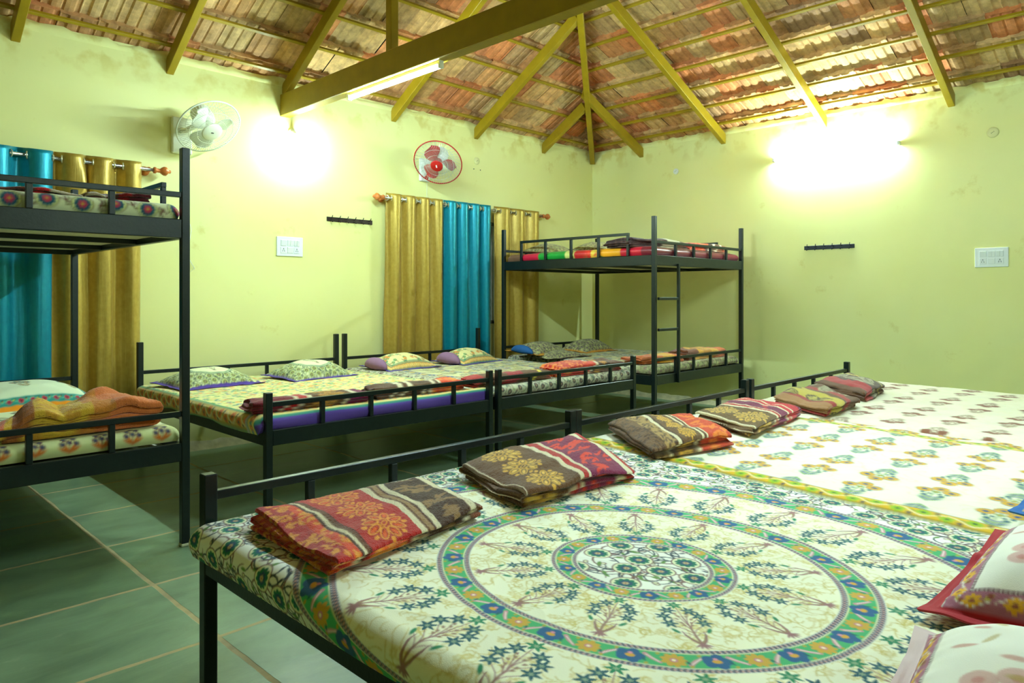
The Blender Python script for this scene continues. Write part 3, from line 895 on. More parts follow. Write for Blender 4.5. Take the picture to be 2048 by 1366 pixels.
# common rafters
RW, RD = .055, .10
def rafter(p, q, w=RW, d=RD):
    mm = MB(); mm.bar(p, q, w, d, (0, 0, 1), .003); return cl(mm.build('rafter', M['olive'], ceil))
vdl = RD / 2 * cL; vdr = RD / 2 * cR
for x in (6.309, 5.223, 4.136, 3.0, 2.05, 1.06, 0.0, -1.08, -2.16, -3.24):
    # top end : hip or ridge
    dx = (XR - x) * TR + ZR; yt = min((dx - ZB) / TL, half)
    rafter((x, YB + .03, ZB - TL * -.03 * -1 - vdl), (x, YB - yt, ZB + TL * yt - vdl))
    rafter((x, YF - .03, ZB - TL * .03 - vdl), (x, YF + yt, ZB + TL * yt - vdl))
for y in (4.967, 3.889, 2.8, 1.69, .6, -.5, -1.6):
    d = min(YB - y, y - YF); zz = ZB + TL * d; xt = min((zz - ZR) / TR, XR - xh)
    rafter((XR + .03, y, ZR - TR * .03 - vdr), (XR - xt, y, ZR + TR * xt - vdr))
# hip and ridge pieces
hz_ = .055
rafter((XR - .02, YB - .02, ZR - hz_), (xh, yc, zR - hz_), .06, .11)
rafter((XR - .02, YF + .02, ZR - hz_), (xh, yc, zR - hz_), .06, .11)
rafter((XL, yc, zR - hz_), (xh, yc, zR - hz_), .06, .11)

# ---------------------------------------------------------------- tie beam with its post and the tube under it
tb = empty('tie_beam', (3.0, YB, 2.745), label='long olive-painted steel tie beam crossing under the tiled roof', cat='beam')
m = MB(); m.box(-.045, YF - YB - .05, 0, .045, .05, .185, .004); m.build('beam', M['olive'], tb)
m = MB(); m.box(-.032, -1.555 - .032, .185, .032, -1.555 + .032, TL * 1.555 + (ZB - 2.745) - .10, .003); m.build('strut', M['olive'], tb)
m = MB(); m.box(-.032, yc - YB - .032, .185, .032, yc - YB + .032, zR - 2.745 - .1, .003); m.build('strut', M['olive'], tb)

def tube_light(name, loc, length, axis, out, label, mat, group=None):
    """axis: 'x' or 'y' direction of tube; out: vector from the mount towards the tube"""
    t = empty(name, loc, label=label, cat='light', group=group)
    a = Vector((1, 0, 0)) if axis == 'x' else Vector((0, 1, 0)); o = Vector(out); h = length / 2
    m = MB(); m.bar(-a * h + o * .012, a * h + o * .012, .03, .024, o, .003); m.build('batten_fitting', M['white'], t)
    m = MB(); m.tube([-a * (h - .02) + o * .036, a * (h - .02) + o * .036], .0135, 14); m.build('tube', mat, t)
    for s in (-1, 1):
        m = MB(); m.obox(a * (h - .008) * s + o * .024, a, a.cross(o), o, .012, .018, .026, .003); m.build('end_cap', M['white'], t)
    return t
tube_light('tube_light', (3.0, 4.17, 2.745), 1.1, 'y', (0, 0, -1), 'lit white tube light under the olive tie beam', M['tube'])
tube_light('tube_light', (XR, 2.705, 2.62), 1.2, 'y', (-1, 0, 0), 'glaring lit tube light mounted on the right wall', M['tube2'])

# bulb on the long wall
b = empty('wall_bulb', (3.06, YB, 2.62), label='glaring lit bulb in an angled holder on the left wall below the beam end', cat='light')
m = MB(); m.lathe([(.034, 0), (.034, .012), (.026, .02)], axis=(0, -1, 0)); m.build('base_plate', M['white'], b)
m = MB(); m.tube([(0, -.012, 0), (0, -.05, -.012), (0, -.075, -.045)], [.02, .02, .021], 14); m.build('holder', M['white'], b)
m = MB(); m.lathe([(.016, 0), (.02, .02), (.034, .05), (.038, .075), (.034, .1), (.02, .118), (.002, .124)], (0, -.076, -.047), Vector((0, -.35, -1)), 20); m.build('bulb', M['bulb'], b)

# ---------------------------------------------------------------- wall fittings
def switchboard(loc, rz, label):
    s = empty('switchboard', loc, rz, label, 'switchboard', 'white modular switchboards on the walls')
    m = MB(); m.box(-.122, -.012, -.083, .122, 0, .083, .004); m.build('plate', M['white'], s)
    for i, x in enumerate((-.062, 0, .062)):
        for j, z in enumerate((.03, -.032)):
            sock = j == 1 and i != 1
            if sock:
                m = MB(); m.box(x - .026, -.016, z - .026, x + .026, -.011, z + .026, .002); p = m.build('socket', M['white'], s)
                h = MB()
                for (hx, hz, r) in ((0, .012, .0042), (-.009, -.008, .0034), (.009, -.008, .0034), (-.006, .001, .0026), (.006, .001, .0026)):
                    h.lathe([(r, 0), (r, .0014)], (x + hx, -.0158, z + hz), (0, -1, 0), 10)
                h.build('socket_holes', M['grey_slot'], p)
            else:
                n = 1 if (i == 0 and j == 0) or j == 1 else 2
                for q in range(n):
                    w = .052 / n; x0 = x - .026 + q * w
                    m = MB(); m.obox((x0 + w / 2, -.015, z), (1, 0, 0), (0, cos(.12), sin(.12)), (0, -sin(.12), cos(.12)), w / 2 - .001, .004, .025, .0015)
                    m.build('rocker_switch', M['white'], s)
    return s
switchboard((3.04, YB, 1.63), 0, 'white switchboard with two sockets on the left wall, below the glaring bulb')
switchboard((XR, 1.389, 1.535), -pi / 2, 'white switchboard with two sockets on the right wall')

def hook_rail(loc, rz, mat, label):
    h = empty('hook_rail', loc, rz, label, 'hook rail', 'six-hook metal rails on the walls')
    m = MB(); m.box(-.243, -.008, -.02, .243, 0, .02, .002); m.build('back_strip', mat, h)
    for k in range(6):
        x = -.205 + k * .082
        m = MB(); m.tube([(x, -.008, .008), (x, -.03, .014), (x + .004, -.036, .034)], .0035, 8); m.tube([(x, -.008, -.01), (x, -.04, -.026), (x, -.05, -.016)], .004, 8)
        m.build('hook', mat, h)
    return h
hook_rail((3.645, YB, 1.9), 0, M['dark_metal'], 'dark bronze rail of six hooks on the left wall beside the gold curtain')
hook_rail((XR, 2.752, 1.69), -pi / 2, M['black_metal'], 'black rail of six hooks on the right wall beside the bunk bed')

def ceiling_rose(loc, rz, mat, label, r=.034):
    o = empty('junction_cover', loc, rz, label, 'electrical cover')
    m = MB(); m.lathe([(r, 0), (r, .006), (r * .8, .011), (.002, .012)], axis=(0, -1, 0)); m.build('disc', mat, o)
    m = MB()
    for x, z in ((-.009, -.006), (.009, .006), (0, 0)): m.lathe([(.003, 0), (.003, .001)], (x, -.0118, z), (0, -1, 0), 8)
    m.build('screw', M['grey_slot'], o)
ceiling_rose((XR, 4.489, 2.652), -pi / 2, M['white'], 'small white round junction cover high on the right wall near the room corner')
M['cover'] = simple('wall_coloured_plastic', (222, 218, 156), .5)
ceiling_rose((XR, 1.38, 2.603), -pi / 2, M['cover'], 'round junction cover painted in wall colour at the far upper right', .045)
ceiling_rose((5.23, YB, 2.667), 0, M['cover'], 'round junction cover painted in wall colour to the right of the red fan', .04)
for i, x in enumerate((5.19, 5.285)):
    m = MB(); m.lathe([(.006, 0), (.006, .004), (.001, .005)], (x, YB, 2.575), (0, -1, 0), 8)
    tag(m.build('screw_plug', M['grey_slot']), 'small dark plug left in the wall under the junction cover beside the red fan', 'screw plug', 'plugs beside the red fan')

# fans -----------------------------------------------------------------
def wall_fan(loc, centre, nrm, plate_c, blade_m, rim_m, wire_m, hub_m, label, spin, plate=(.062, .12), ndark=True, R=.232, logo=None, hr=.06):
    f = empty('wall_fan', loc, 0, label, 'wall fan')
    O = Vector(loc); c = Vector(centre) - O; n = Vector(nrm).normalized()
    m = MB(); m.box(-plate[0], -.035, -plate[1], plate[0], 0, plate[1], .012); m.build('wall_bracket', plate_c, f)
    e1 = n.cross(Vector((0, 0, 1))).normalized(); e2 = e1.cross(n).normalized()
    # motor housing behind the guard
    m = MB(); m.lathe([(.03, -.20), (.06, -.195), (.074, -.17), (.078, -.10), (.072, -.06), (.05, -.045)], c, n, 24); mo = m.build('motor_housing', plate_c, f)
    m = MB(); m.tube([(0, -.03, plate[1] * .3), (0, -.09, plate[1] * .2), tuple(c - n * .13 - Vector((0, 0, .05))), tuple(c - n * .12)], [.022, .02, .02, .03], 12); m.build('arm', plate_c, f)
    def pt(r, a, h): return c + (e1 * cos(a) + e2 * sin(a)) * r + n * h
    # guard : radial wires front and back + hoops
    m = MB(); nw = 72
    for k in range(nw):
        a = 2 * pi * k / nw
        m.tube([pt(.055, a + .35, .062), pt(.11, a + .22, .058), pt(.17, a + .08, .045), pt(.215, a, .025), pt(R, a, 0)], .0013, 4, caps=False)
        if k % 2 == 0: m.tube([pt(.06, a - .2, -.055), pt(.15, a - .06, -.05), pt(.21, a, -.03), pt(R, a, 0)], .0013, 4, caps=False)
    for r, h in ((.11, .058), (.165, .047), (.15, -.05)):
        m.tube([pt(r, 2 * pi * k / 40, h) for k in range(40)], .0018, 5, True)
    m.build('guard', wire_m, f)
    m = MB(); m.tube([pt(R, 2 * pi * k / 64, 0) for k in range(64)], .0058, 8, True); m.build('guard_rim', rim_m, f)
    m = MB(); m.lathe([(hr, .052), (hr + .002, .062), (hr - .006, .068), (.002, .071)], c, n, 28); hb = m.build('guard_badge', hub_m, f)
    if logo:
        m = MB(); m.obox(c + n * .072, e1, e2, n, .010 if ndark else .006, .004 if ndark else .014, .001); m.build('logo', logo, hb)
    # blades
    for k in range(3):
        a0 = spin + 2 * pi * k / 3; vs = []; fs = []
        nr, na = 12, 9
        for i in range(nr):
            t = i / (nr - 1); r = .035 + .15 * t
            wdt = (.35 + .75 * math.sin(pi * min(1, t * .78 + .12)) ) * (1 if t < .8 else math.sqrt(max(0, 1 - ((t - .8) / .2) ** 2)) + .02)
            for j in range(na):
                s = j / (na - 1) - .5
                vs.append(pt(r, a0 + s * wdt * 1.15 + .25 * t, .005 - s * .055))
        for i in range(nr - 1):
            for j in range(na - 1): fs.append((i * na + j, i * na + j + 1, (i + 1) * na + j + 1, (i + 1) * na + j))
        m = MB(); m.add(vs, fs, True); bl = m.build('blade', blade_m, f)
        sd = bl.modifiers.new('t', 'SOLIDIFY'); sd.thickness = .0025
    m = MB(); m.lathe([(.036, -.03), (.04, .0), (.034, .03), (.01, .036)], c, n, 20); m.build('blade_hub', blade_m, f)
    return f, c, n

fan, fc, fn = wall_fan((2.13, YB, 2.44), (2.215, 5.40, 2.475), (.12, -.66, -.74), M['cream_plastic'], M['cream_plastic'], M['white_wire'], M['white_wire'], M['cream_plastic'],
         'white wall fan with a round wire guard above the tall bunk post on the left', .4, (.075, .14), True, .235, M['grey_slot'], .074)
m = MB()
pts = [(.05, -.02, -.14), (.055, -.012, -.3), (.04, -.012, -.45), (.05, -.012, -.62), (.075, -.015, -.72), (.06, -.012, -.82), (.035, -.012, -.9), (.06, -.012, -.95), (.1, -.012, -1.02), (.05, -.012, -1.06), (.03, -.012, -1.0)]
m.tube(pts, .0022, 5); m.build('cord', M['white'], fan)
fan, fc, fn = wall_fan((4.505, YB, 2.475), (4.43, 5.40, 2.50), (-.62, -.45, -.66), M['white'], M['red'], M['red'], M['wire'], M['red'],
         'red and white wall fan with three red blades above the gold curtain', 1.1, (.062, .115), False, .235, M['white'])
m = MB(); m.lathe([(.022, 0), (.02, .012), (.012, .016)], (.01, -.035, -.075), (0, -1, 0), 16); m.build('speed_knob', M['red'], fan)
m = MB(); m.tube([(.03, -.02, -.115), (.035, -.01, -.25), (.05, -.01, -.42), (.05, -.06, -.5)], .0015, 5); m.lathe([(.002, 0), (.007, .012), (.002, .024)], (.05, -.06, -.5), (0, 0, -1), 8); m.build('pull_cord', M['white'], fan)
tube_light('tube_light', (3.0, 1.0, 2.745), 1.1, 'y', (0, 0, -1), 'unseen white tube light added under the near end of the olive tie beam', M['tube'])  # out-of-view tube inferred from a glow overhead, added to raise the brightness

tube_light('tube_light', (2.6, YF, 2.55), 1.2, 'x', (0, 1, 0), 'unseen tube light added on the wall behind the viewer for brightness', M['added_tube'])  # made-up fill lamp behind the camera, added to brighten the room

# ---------------------------------------------------------------- curtains
def curtain_rod(x0, x1, y, z, label):
    r = empty('curtain_rod', ((x0 + x1) / 2, y, z), 0, label, 'curtain rod')
    h = (x1 - x0) / 2
    m = MB(); m.tube([(-h, 0, 0), (h, 0, 0)], .0125, 14); m.build('pole', M['chrome'], r)
    for s in (-1, 1):
        m = MB(); m.lathe([(.016, -.005), (.024, .0), (.024, .012), (.015, .02), (.015, .045), (.022, .05), (.034, .07), (.034, .085), (.018, .1), (.012, .105), (.014, .115), (.004, .122)], (h * s, 0, 0), (s, 0, 0), 20)
        m.build('finial', M['wood'], r)
        m = MB(); m.lathe([(.036, 0), (.034, .01), (.016, .016), (.013, .06), (.02, .07), (.02, .1)], ((h - .035) * s, YB - y, 0), (0, -1, 0), 20); m.build('rod_bracket', M['wood'], r)
    return r
RY, RZ = YB - .1, 2.138
curtain_rod(-1.35, 1.90, RY, RZ, 'steel curtain rod with orange wooden finial behind the left bunk bed')
curtain_rod(3.95, 6.19, RY, RZ, 'steel curtain rod with orange wooden finials under the red fan')

def curtain(x0, x1, n, mat, label, seed, z0=.3, z1=2.185, gather=None, flare=0.0):
    L = x1 - x0; nx = n * 26; nz = 70
    t = np.linspace(0, 1, nx)[:, None]; zz = np.linspace(0, 1, nz)[None, :]
    z = z1 + (z0 - z1) * zz
    ph = seed * .7
    soft = np.clip((zz) * 1.6, 0, 1)
    warp = t + .012 * np.sin(6 * t + ph) * soft + .010 * vnoise(t * n * 1.3 + 0 * zz, zz * 3.0 + seed, seed) * soft
    A = .043 * (1 - .25 * soft) + .012 * vnoise(t * n + 5 + 0 * zz, zz * 2 + 3, seed + 1) * soft
    fold = np.sin(2 * pi * n * warp)
    fold = np.sign(fold) * np.abs(fold) ** .8
    y = A * fold + .006 * np.sin(2 * pi * n * 2.3 * warp + ph) * soft
    x = (t - .5) * L * (1 + flare * zz) + .014 * np.cos(2 * pi * n * warp) * (1 - .5 * soft)
    if gather:      # cloth pinched together near the top
        g = np.exp(-((t - gather[0]) / .16) ** 2) * np.exp(-((zz - gather[1]) / .09) ** 2)
        x = x - (t - gather[0]) * L * .45 * g; y = y - .035 * g * (1 + .5 * np.cos(40 * t))
    P = np.stack([x + 0 * zz, y, z + 0 * t - (z1)], -1)
    P[..., 2] += .006 * np.sin(2 * pi * n * t) * (1 - zz)
    c = empty('curtain', ((x0 + x1) / 2, RY, z1), 0, label, 'curtain')
    o = grid_mesh('panel', P, None, mat, c)
    sd = o.modifiers.new('t', 'SOLIDIFY'); sd.thickness = .002
    # eyelets where cloth crosses the rod
    for k in range(2 * n):
        tt = k / (2 * n) + (0 if k else .012)
        xx = (tt - .5) * L + .014 * cos(2 * pi * n * tt); sg = 1 if k % 2 == 0 else -1
        m = MB(); a = Vector((.93, .30 * sg, 0)).normalized(); e = Vector((-a.y, a.x, 0))
        m.tube([Vector((xx, 0, RZ - z1)) + (e * cos(q * pi / 10) + Vector((0, 0, 1)) * sin(q * pi / 10)) * .0235 for q in range(20)], .005, 6, True)
        m.build('eyelet', M['brass'], c)
    return c
curtain(-1.3, -.62, 4, M['teal'], 'teal satin curtain hanging at the far left end of the rod behind the bunk', 9)
curtain(-.6, .22, 4, M['gold'], 'gold satin curtain left of the teal one behind the left bunk bed', 5)
curtain(.28, 1.24, 4, M['teal'], 'teal satin eyelet curtain behind the left bunk bed', 2)
curtain(1.225, 1.80, 3, M['gold'], 'gold satin curtain with a pinched gather, between the teal curtain and the left bunk post', 3, gather=(.42, .12))
curtain(3.965, 4.655, 4, M['gold'], 'gold satin curtain left of the teal curtain under the red fan', 1, flare=.04)
curtain(4.675, 5.325, 4, M['teal'], 'teal satin curtain hanging between two gold curtains under the red fan', 4)
curtain(5.385, 6.10, 3, M['gold'], 'gold satin curtain right of the teal one, partly behind the corner bunk bed', 6)

# ---------------------------------------------------------------- beds
PW = .038
def post(mb, x, y, h): mb.box(x - PW / 2, y - PW / 2, 0, x + PW / 2, y + PW / 2, h, .003)

def add_part(root, name, fn, mat='iron'):
    m = MB(); fn(m); return m.build(name, M[mat], root)

def deck(root, W, L, z0, z1, name='bed_frame_rail', board=True, cross=True):
    h = PW / 2
    for x in (0, W): add_part(root, 'side_rail', lambda m: m.box(x - h + .002, h, z0, x + h - .002, L - h, z1, .003))
    for y in (0, L): add_part(root, 'end_rail', lambda m: m.box(h, y - h + .002, z0, W - h, y + h - .002, z1, .003))
    for k in (1, 2):
        y = L * k / 3; add_part(root, 'cross_bar', lambda m: m.box(h, y - .012, z0 + .004, W - h, y + .012, z0 + .03, .002))
    add_part(root, 'bed_base', lambda m: m.box(h, h, z0 + .03, W - h, L - h, z0 + .045, .001), 'ply')

def guard(root, W, y, z, zb, xs, nm='guard_rail', axis='x', x=0, y0=0, y1=0):
    h = PW / 2
    add_part(root, nm, lambda m: m.box(h, y - .0125, z - .0125, W - h, y + .0125, z + .0125, .002))
    for xx in xs: add_part(root, 'baluster', lambda m: m.box(xx - .0125, y - .0115, zb, xx + .0125, y + .0115, z - .0125, .002))

def make_bed(W=1.60, L=1.95):
    r = empty('bed_frame')
    for x in (0, W):
        add_part(r, 'foot_post', lambda m: post(m, x, 0, .695))
        add_part(r, 'head_post', lambda m: post(m, x, L, .872))
    deck(r, W, L, .415, .497)
    xs = [W * k / 5 for k in range(1, 5)]
    guard(r, W, 0, .632, .497, xs)
    guard(r, W, L, .655, .497, xs, 'head_rail')
    return r

def make_bunk(W=1.62, L=1.9, Ht=1.915):
    r = empty('bunk_bed')
    for x in (0, W):
        for y in (0, L):
            p = add_part(r, 'post', lambda m: post(m, x, y, Ht))
            add_part(p, 'rubber_foot', lambda m: m.box(x - .022, y - .022, 0, x + .022, y + .022, .014, .003), 'rubber')
    deck(r, W, L, .41, .497); deck(r, W, L, 1.479, 1.570)
    xs = (.35, .67, .985, 1.30)
    guard(r, W, 0, .636, .497, xs); guard(r, W, 0, 1.688, 1.57, xs)
    guard(r, W, L, .655, .497, xs, 'head_rail'); guard(r, W, L, 1.688, 1.57, xs, 'head_rail')
    for x in (0, W):
        y0, y1 = .27, L - .25
        add_part(r, 'side_guard_rail', lambda m: m.box(x - .0125, y0, 1.757, x + .0125, y1, 1.782, .002))
        for k in range(5):
            y = y0 + .0125 + (y1 - y0 - .025) * k / 4
            add_part(r, 'baluster', lambda m: m.box(x - .0115, y - .0125, 1.57, x + .0115, y + .0125, 1.757, .002))
    lad = add_part(r, 'ladder_stile', lambda m: m.box(.35 - .0125, -.044, .41, .35 + .0125, -.019, 1.50, .002))
    for z in (1.18, .903): add_part(lad, 'ladder_rung', lambda m: m.box(.019, -.042, z - .0125, .3375, -.019, z + .0125, .002))
    return r

bed = make_bed()
GB = 'low black steel bed frames with foot rails'
def put(o, loc, rz, label, cat, group=None, kids=None):
    o.location = loc; o.rotation_euler = (0, 0, rz); tag(o, label, cat, group); return o
put(bed, (.84 + 1.60, 2.05, 0), pi, 'low black steel bed frame in the foreground carrying the green mandala sheet', 'bed')
put(copy_tree(bed), (2.48 + 1.60, 2.05, 0), pi, 'low black steel bed frame carrying the yellow-bordered sheet, second in the right row', 'bed')
put(copy_tree(bed), (4.15 + 1.60, 2.05, 0), pi, 'low black steel bed frame carrying the brown-sprig sheet, nearest the right wall', 'bed')
put(copy_tree(bed), (1.765, 3.55, 0), 0, 'low black steel bed frame carrying the violet-hemmed sheet, against the left wall', 'bed')
put(copy_tree(bed), (3.45, 3.55, 0), 0, 'low black steel bed frame against the left wall, beside the corner bunk bed', 'bed')
bunk = make_bunk()
put(bunk, (1.34 - 1.62, 3.55, 0), 0, 'black steel bunk bed cut off by the left edge of the photo', 'bunk bed')
put(copy_tree(bunk), (5.40, 3.57, 0), 0, 'black steel bunk bed with ladder in the room corner', 'bunk bed')

# ---------------------------------------------------------------- mattresses under printed sheets
def foldmap(X, lo, hi, r):
    a = X - (hi - r); b = (lo + r) - X
    x = X.copy(); dz = np.zeros_like(X)
    for s, q, edge in ((1, a, hi), (-1, b, lo)):
        th = np.clip(q / r, 0, pi / 2)
        on = q > 0
        x = np.where(on, edge - s * r + s * r * np.sin(th), x)
        dz = np.where(on, r * (1 - np.cos(th)) + np.maximum(q - r * pi / 2, 0), dz)
    return x, dz

def mattress(label, xa, xb, y0, y1, top, clothes, mat='cotton', step=.008, r=.035, D=.075, seed=1, name='mattress', wave=.006, asp=1.0, hang=.0, group=None, puff=.012):
    """xa, xb: (x at y0, x at y1) of the two long edges"""
    ext = r * (pi / 2 - 1) + (D - r)
    ny = int((y1 - y0 + 2 * ext) / step); nx = int((max(xb) - min(xa) + 2 * ext) / step)
    Y = np.linspace(y0 - ext, y1 + ext, ny)[None, :] + np.zeros((nx, 1))
    f = np.clip((Y - y0) / (y1 - y0), 0, 1)
    lo = xa[0] + (xa[1] - xa[0]) * f; hi = xb[0] + (xb[1] - xb[0]) * f
    t = np.linspace(0, 1, nx)[:, None]
    X = lo - ext + (hi - lo + 2 * ext) * t
    x, dx = foldmap(X, lo, hi, r)
    y, dy = foldmap(Y, np.full_like(Y, y0), np.full_like(Y, y1), r)
    drop = np.minimum(np.hypot(dx, dy) if False else dx + dy, D)
    z = top - drop
    inn = np.clip(1 - drop / r, 0, 1)
    z = z + inn * (wave * fbm(X * 2.2, Y * 2.2, seed, 3) + .0022 * (1 - np.abs(vnoise(X * 7 + Y * 3, Y * 6 - X * 4, seed + 4))) ** 4)
    bul = np.sin(np.clip(drop / D, 0, 1) * pi) * (puff + hang * vnoise(X * 3.3, Y * 3.3, seed + 7))
    x = x + np.where(dx > dy, np.sign(X - (lo + hi) / 2), 0) * bul * (dx > 0)
    y = y + np.where(dy >= dx, np.sign(Y - (y0 + y1) / 2), 0) * bul * (dy > 0)
    z = z + (drop > D * .9) * hang * .8 * vnoise(X * 5, Y * 5, seed + 9)
    C = clothes.sample(X, Y / asp)
    o = grid_mesh(name, np.stack([x, y, z], -1), C, M[mat])
    tag(o, label, 'mattress', group)
    return o

c, asp = sheet_mandala(.6, -.15, 2.65, 2.25, 1.405, .965, .0021)
mattress('foreground mattress in a cream sheet printed with green ringed mandala and radiating flower sprays', (.80, .785), (2.19, 2.44), .06, 2.022, .572, c, step=.0023, asp=asp, seed=2, hang=.006, D=.09)
c = sheet_posies(2.0, -.15, 4.1, 2.25, .006, (240, 236, 210), (220, 168, 40), (104, 150, 70), (36, 84, 140), .25, .2, .19,
                 bands=((2.50, .07, (226, 180, 30), (150, 190, 30), (50, 90, 40), -1), (3.74, .06, (226, 186, 60), (160, 190, 50), (60, 100, 50), 0)), ang=0)
# the yellow border follows the slanted edge of the sheet: shear the print
class Shear:
    def __init__(s, c, k, y0): s.c, s.k, s.y0 = c, k, y0
    def sample(s, x, y): return s.c.sample(x - s.k * (y - s.y0), y)
mattress('mattress in a cream sheet with yellow and blue posies and a yellow flowered border', (2.205, 2.455), (3.66, 3.82), .06, 2.022, .568, Shear(c, .125, 2.02), step=.0055, seed=5, D=.07)
c = sheet_posies(3.4, -.15, 6.0, 2.25, .008, (240, 234, 206), (146, 84, 64), (160, 120, 96), (128, 92, 64), .27, .22, .17, ang=0, al=.9)
mattress('mattress in a cream sheet with brown-red sprigs nearest the right wall', (3.675, 3.835), (5.55, 5.72), .06, 2.022, .570, c, step=.009, seed=6, D=.07)
c = sheet_meadow(1.5, 3.4, 3.6, 5.7, .006, 3.585)
mattress('mattress in a busy green and orange flowered sheet with a violet hem', (1.725, 1.735), (3.40, 3.40), 3.578, 5.47, .572, c, step=.008, seed=7, hang=.018, D=.095)
c, asp = sheet_mandala(3.2, 3.3, 5.3, 5.7, 4.3, 4.55, .006, 1.0, 1.1, 1)
mattress('mattress in a grey-green mandala sheet beside the corner bunk bed', (3.415, 3.415), (5.08, 5.08), 3.578, 5.47, .572, c, step=.008, asp=asp, seed=8, hang=.008, D=.07)
c, asp = sheet_mandala(5.2, 3.3, 7.3, 5.7, 6.2, 4.6, .006, 1.0, 1.1, 1)
c2 = sheet_vine(5.2, 3.2, 7.3, 3.78, .005, (196, 192, 136), (84, 46, 62), (150, 120, 110), (86, 74, 60), (110, 104, 70), (206, 200, 150), (96, 110, 60), .07, .018)
i1 = int((3.78 / asp - c.y0) / c.res); yy = c.Y[:i1] * asp
c.a[:, :i1] = c2.sample(c.X[:, None] + 0 * yy[None, :], yy[None, :] + 0 * c.X[:, None])
mattress('lower bunk mattress in a brownish mandala sheet with maroon dotted edge in the corner bunk', (5.425, 5.425), (6.995, 6.995), 3.60, 5.43, .575, c, step=.008, asp=asp, seed=9, D=.07)
# left bunk
c = sheet_posies(-.5, 3.3, 1.6, 5.6, .006, (220, 226, 178), (70, 104, 92), (120, 130, 90), (176, 130, 80), .23, .22, .15, ang=pi / 2)
c.rect(-.6, 3.2, 1.7, 3.66, (214, 216, 150)); c.rect(-.6, 3.655, 1.7, 3.668, (120, 90, 50))
for k in range(16):
    x = -.42 + k * .128; y = 3.575
    y -= .006
    c.line((x, y - .03), (x, y + .03), .004, .003, (150, 60, 40))
    for d in (-1.05, -.6, .6, 1.05): c.leaf(x, y - .03, pi / 2 + d, .045, .013, (214, 112, 36))
    for u, v in ((-.027, .008), (.027, .008), (0, .014), (-.018, .034), (.02, .036), (.002, .052)):
        c.flower(x + u, y + v, .0135, 9, 0, (110, 26, 40), (40, 76, 96), .25, midr=.55)
mattress('lower left bunk mattress in a pale sheet with grey-green posies and maroon side sprigs', (-.255, -.255), (1.318, 1.318), 3.58, 5.36, .575, c, step=.007, seed=10, D=.072)
c = sheet_vine(-.5, 3.3, 1.6, 5.6, .006, (222, 224, 176), (30, 92, 104), (30, 110, 120), (122, 104, 40), (110, 60, 64), (226, 228, 150), (60, 140, 110), .125, .034)
q = np.random.default_rng(6)
c.rect(-.6, 3.2, 1.7, 3.63, (222, 224, 176))
for k in range(15):
    x = -.44 + k * .135; y = 3.565 + (.008 if k % 2 else -.006)
    for j in range(5):
        a = q.uniform(0, 6.28); pts = [(x + .07, y + .0), (x + .07 + .02 * cos(a), y + .02 * sin(a)), (x + .07 + .03 * cos(a + .7), y + .035 * sin(a + .7))]
        c.path(pts, .008, .003, ((110, 50, 60), (116, 100, 40))[j % 2])
    c.ell(x, y, .046, .042, 0, (122, 104, 40)); c.ell(x, y, .042, .038, 0, (222, 228, 150))
    c.flower(x, y, .035, 12, 0, (22, 84, 100), None, .15); c.flower(x, y, .019, 10, 0, (190, 50, 80), (196, 170, 60), .3)
mattress('upper mattress of the left bunk in a sheet with blue-green round flowers', (-.255, -.255), (1.318, 1.318), 3.58, 5.36, 1.645, c, step=.007, seed=11, D=.072)
# right bunk, upper: bright satin quilts spread over the mattress
c = Cloth(5.2, 3.3, 7.3, 5.7, .006, (120, 24, 40))
for y0, y1, col in ((5.2, 5.7, (120, 84, 60)), (4.98, 5.22, (206, 24, 60)), (4.62, 4.98, (20, 150, 50)), (4.5, 4.62, (214, 214, 120)), (4.3, 4.5, (196, 26, 30)), (4.2, 4.3, (226, 190, 60)), (3.95, 4.2, (240, 160, 20)), (3.72, 3.95, (200, 20, 44))):
    c.rect(5.0, y0, 7.4, y1, col)
q = np.random.default_rng(3)
for _ in range(160):
    X, Y, a = q.uniform(5.2, 7.3), q.uniform(4.15, 4.62), q.uniform(0, 6.28)
    for k in range(4): c.line((X, Y), (X + cos(a + k * .22) * .09, Y + sin(a + k * .22) * .09), .008, .003, ((226, 60, 40), (240, 196, 60), (30, 130, 60))[_ % 3], .8)
ripple_cloth(c, 4, .2)
mattress('upper mattress of the corner bunk under bright red, green and orange satin quilts', (5.425, 5.425), (6.995, 6.995), 3.60, 5.43, 1.648, c, 'quilt', .008, seed=12, wave=.012, D=.075, hang=.006)

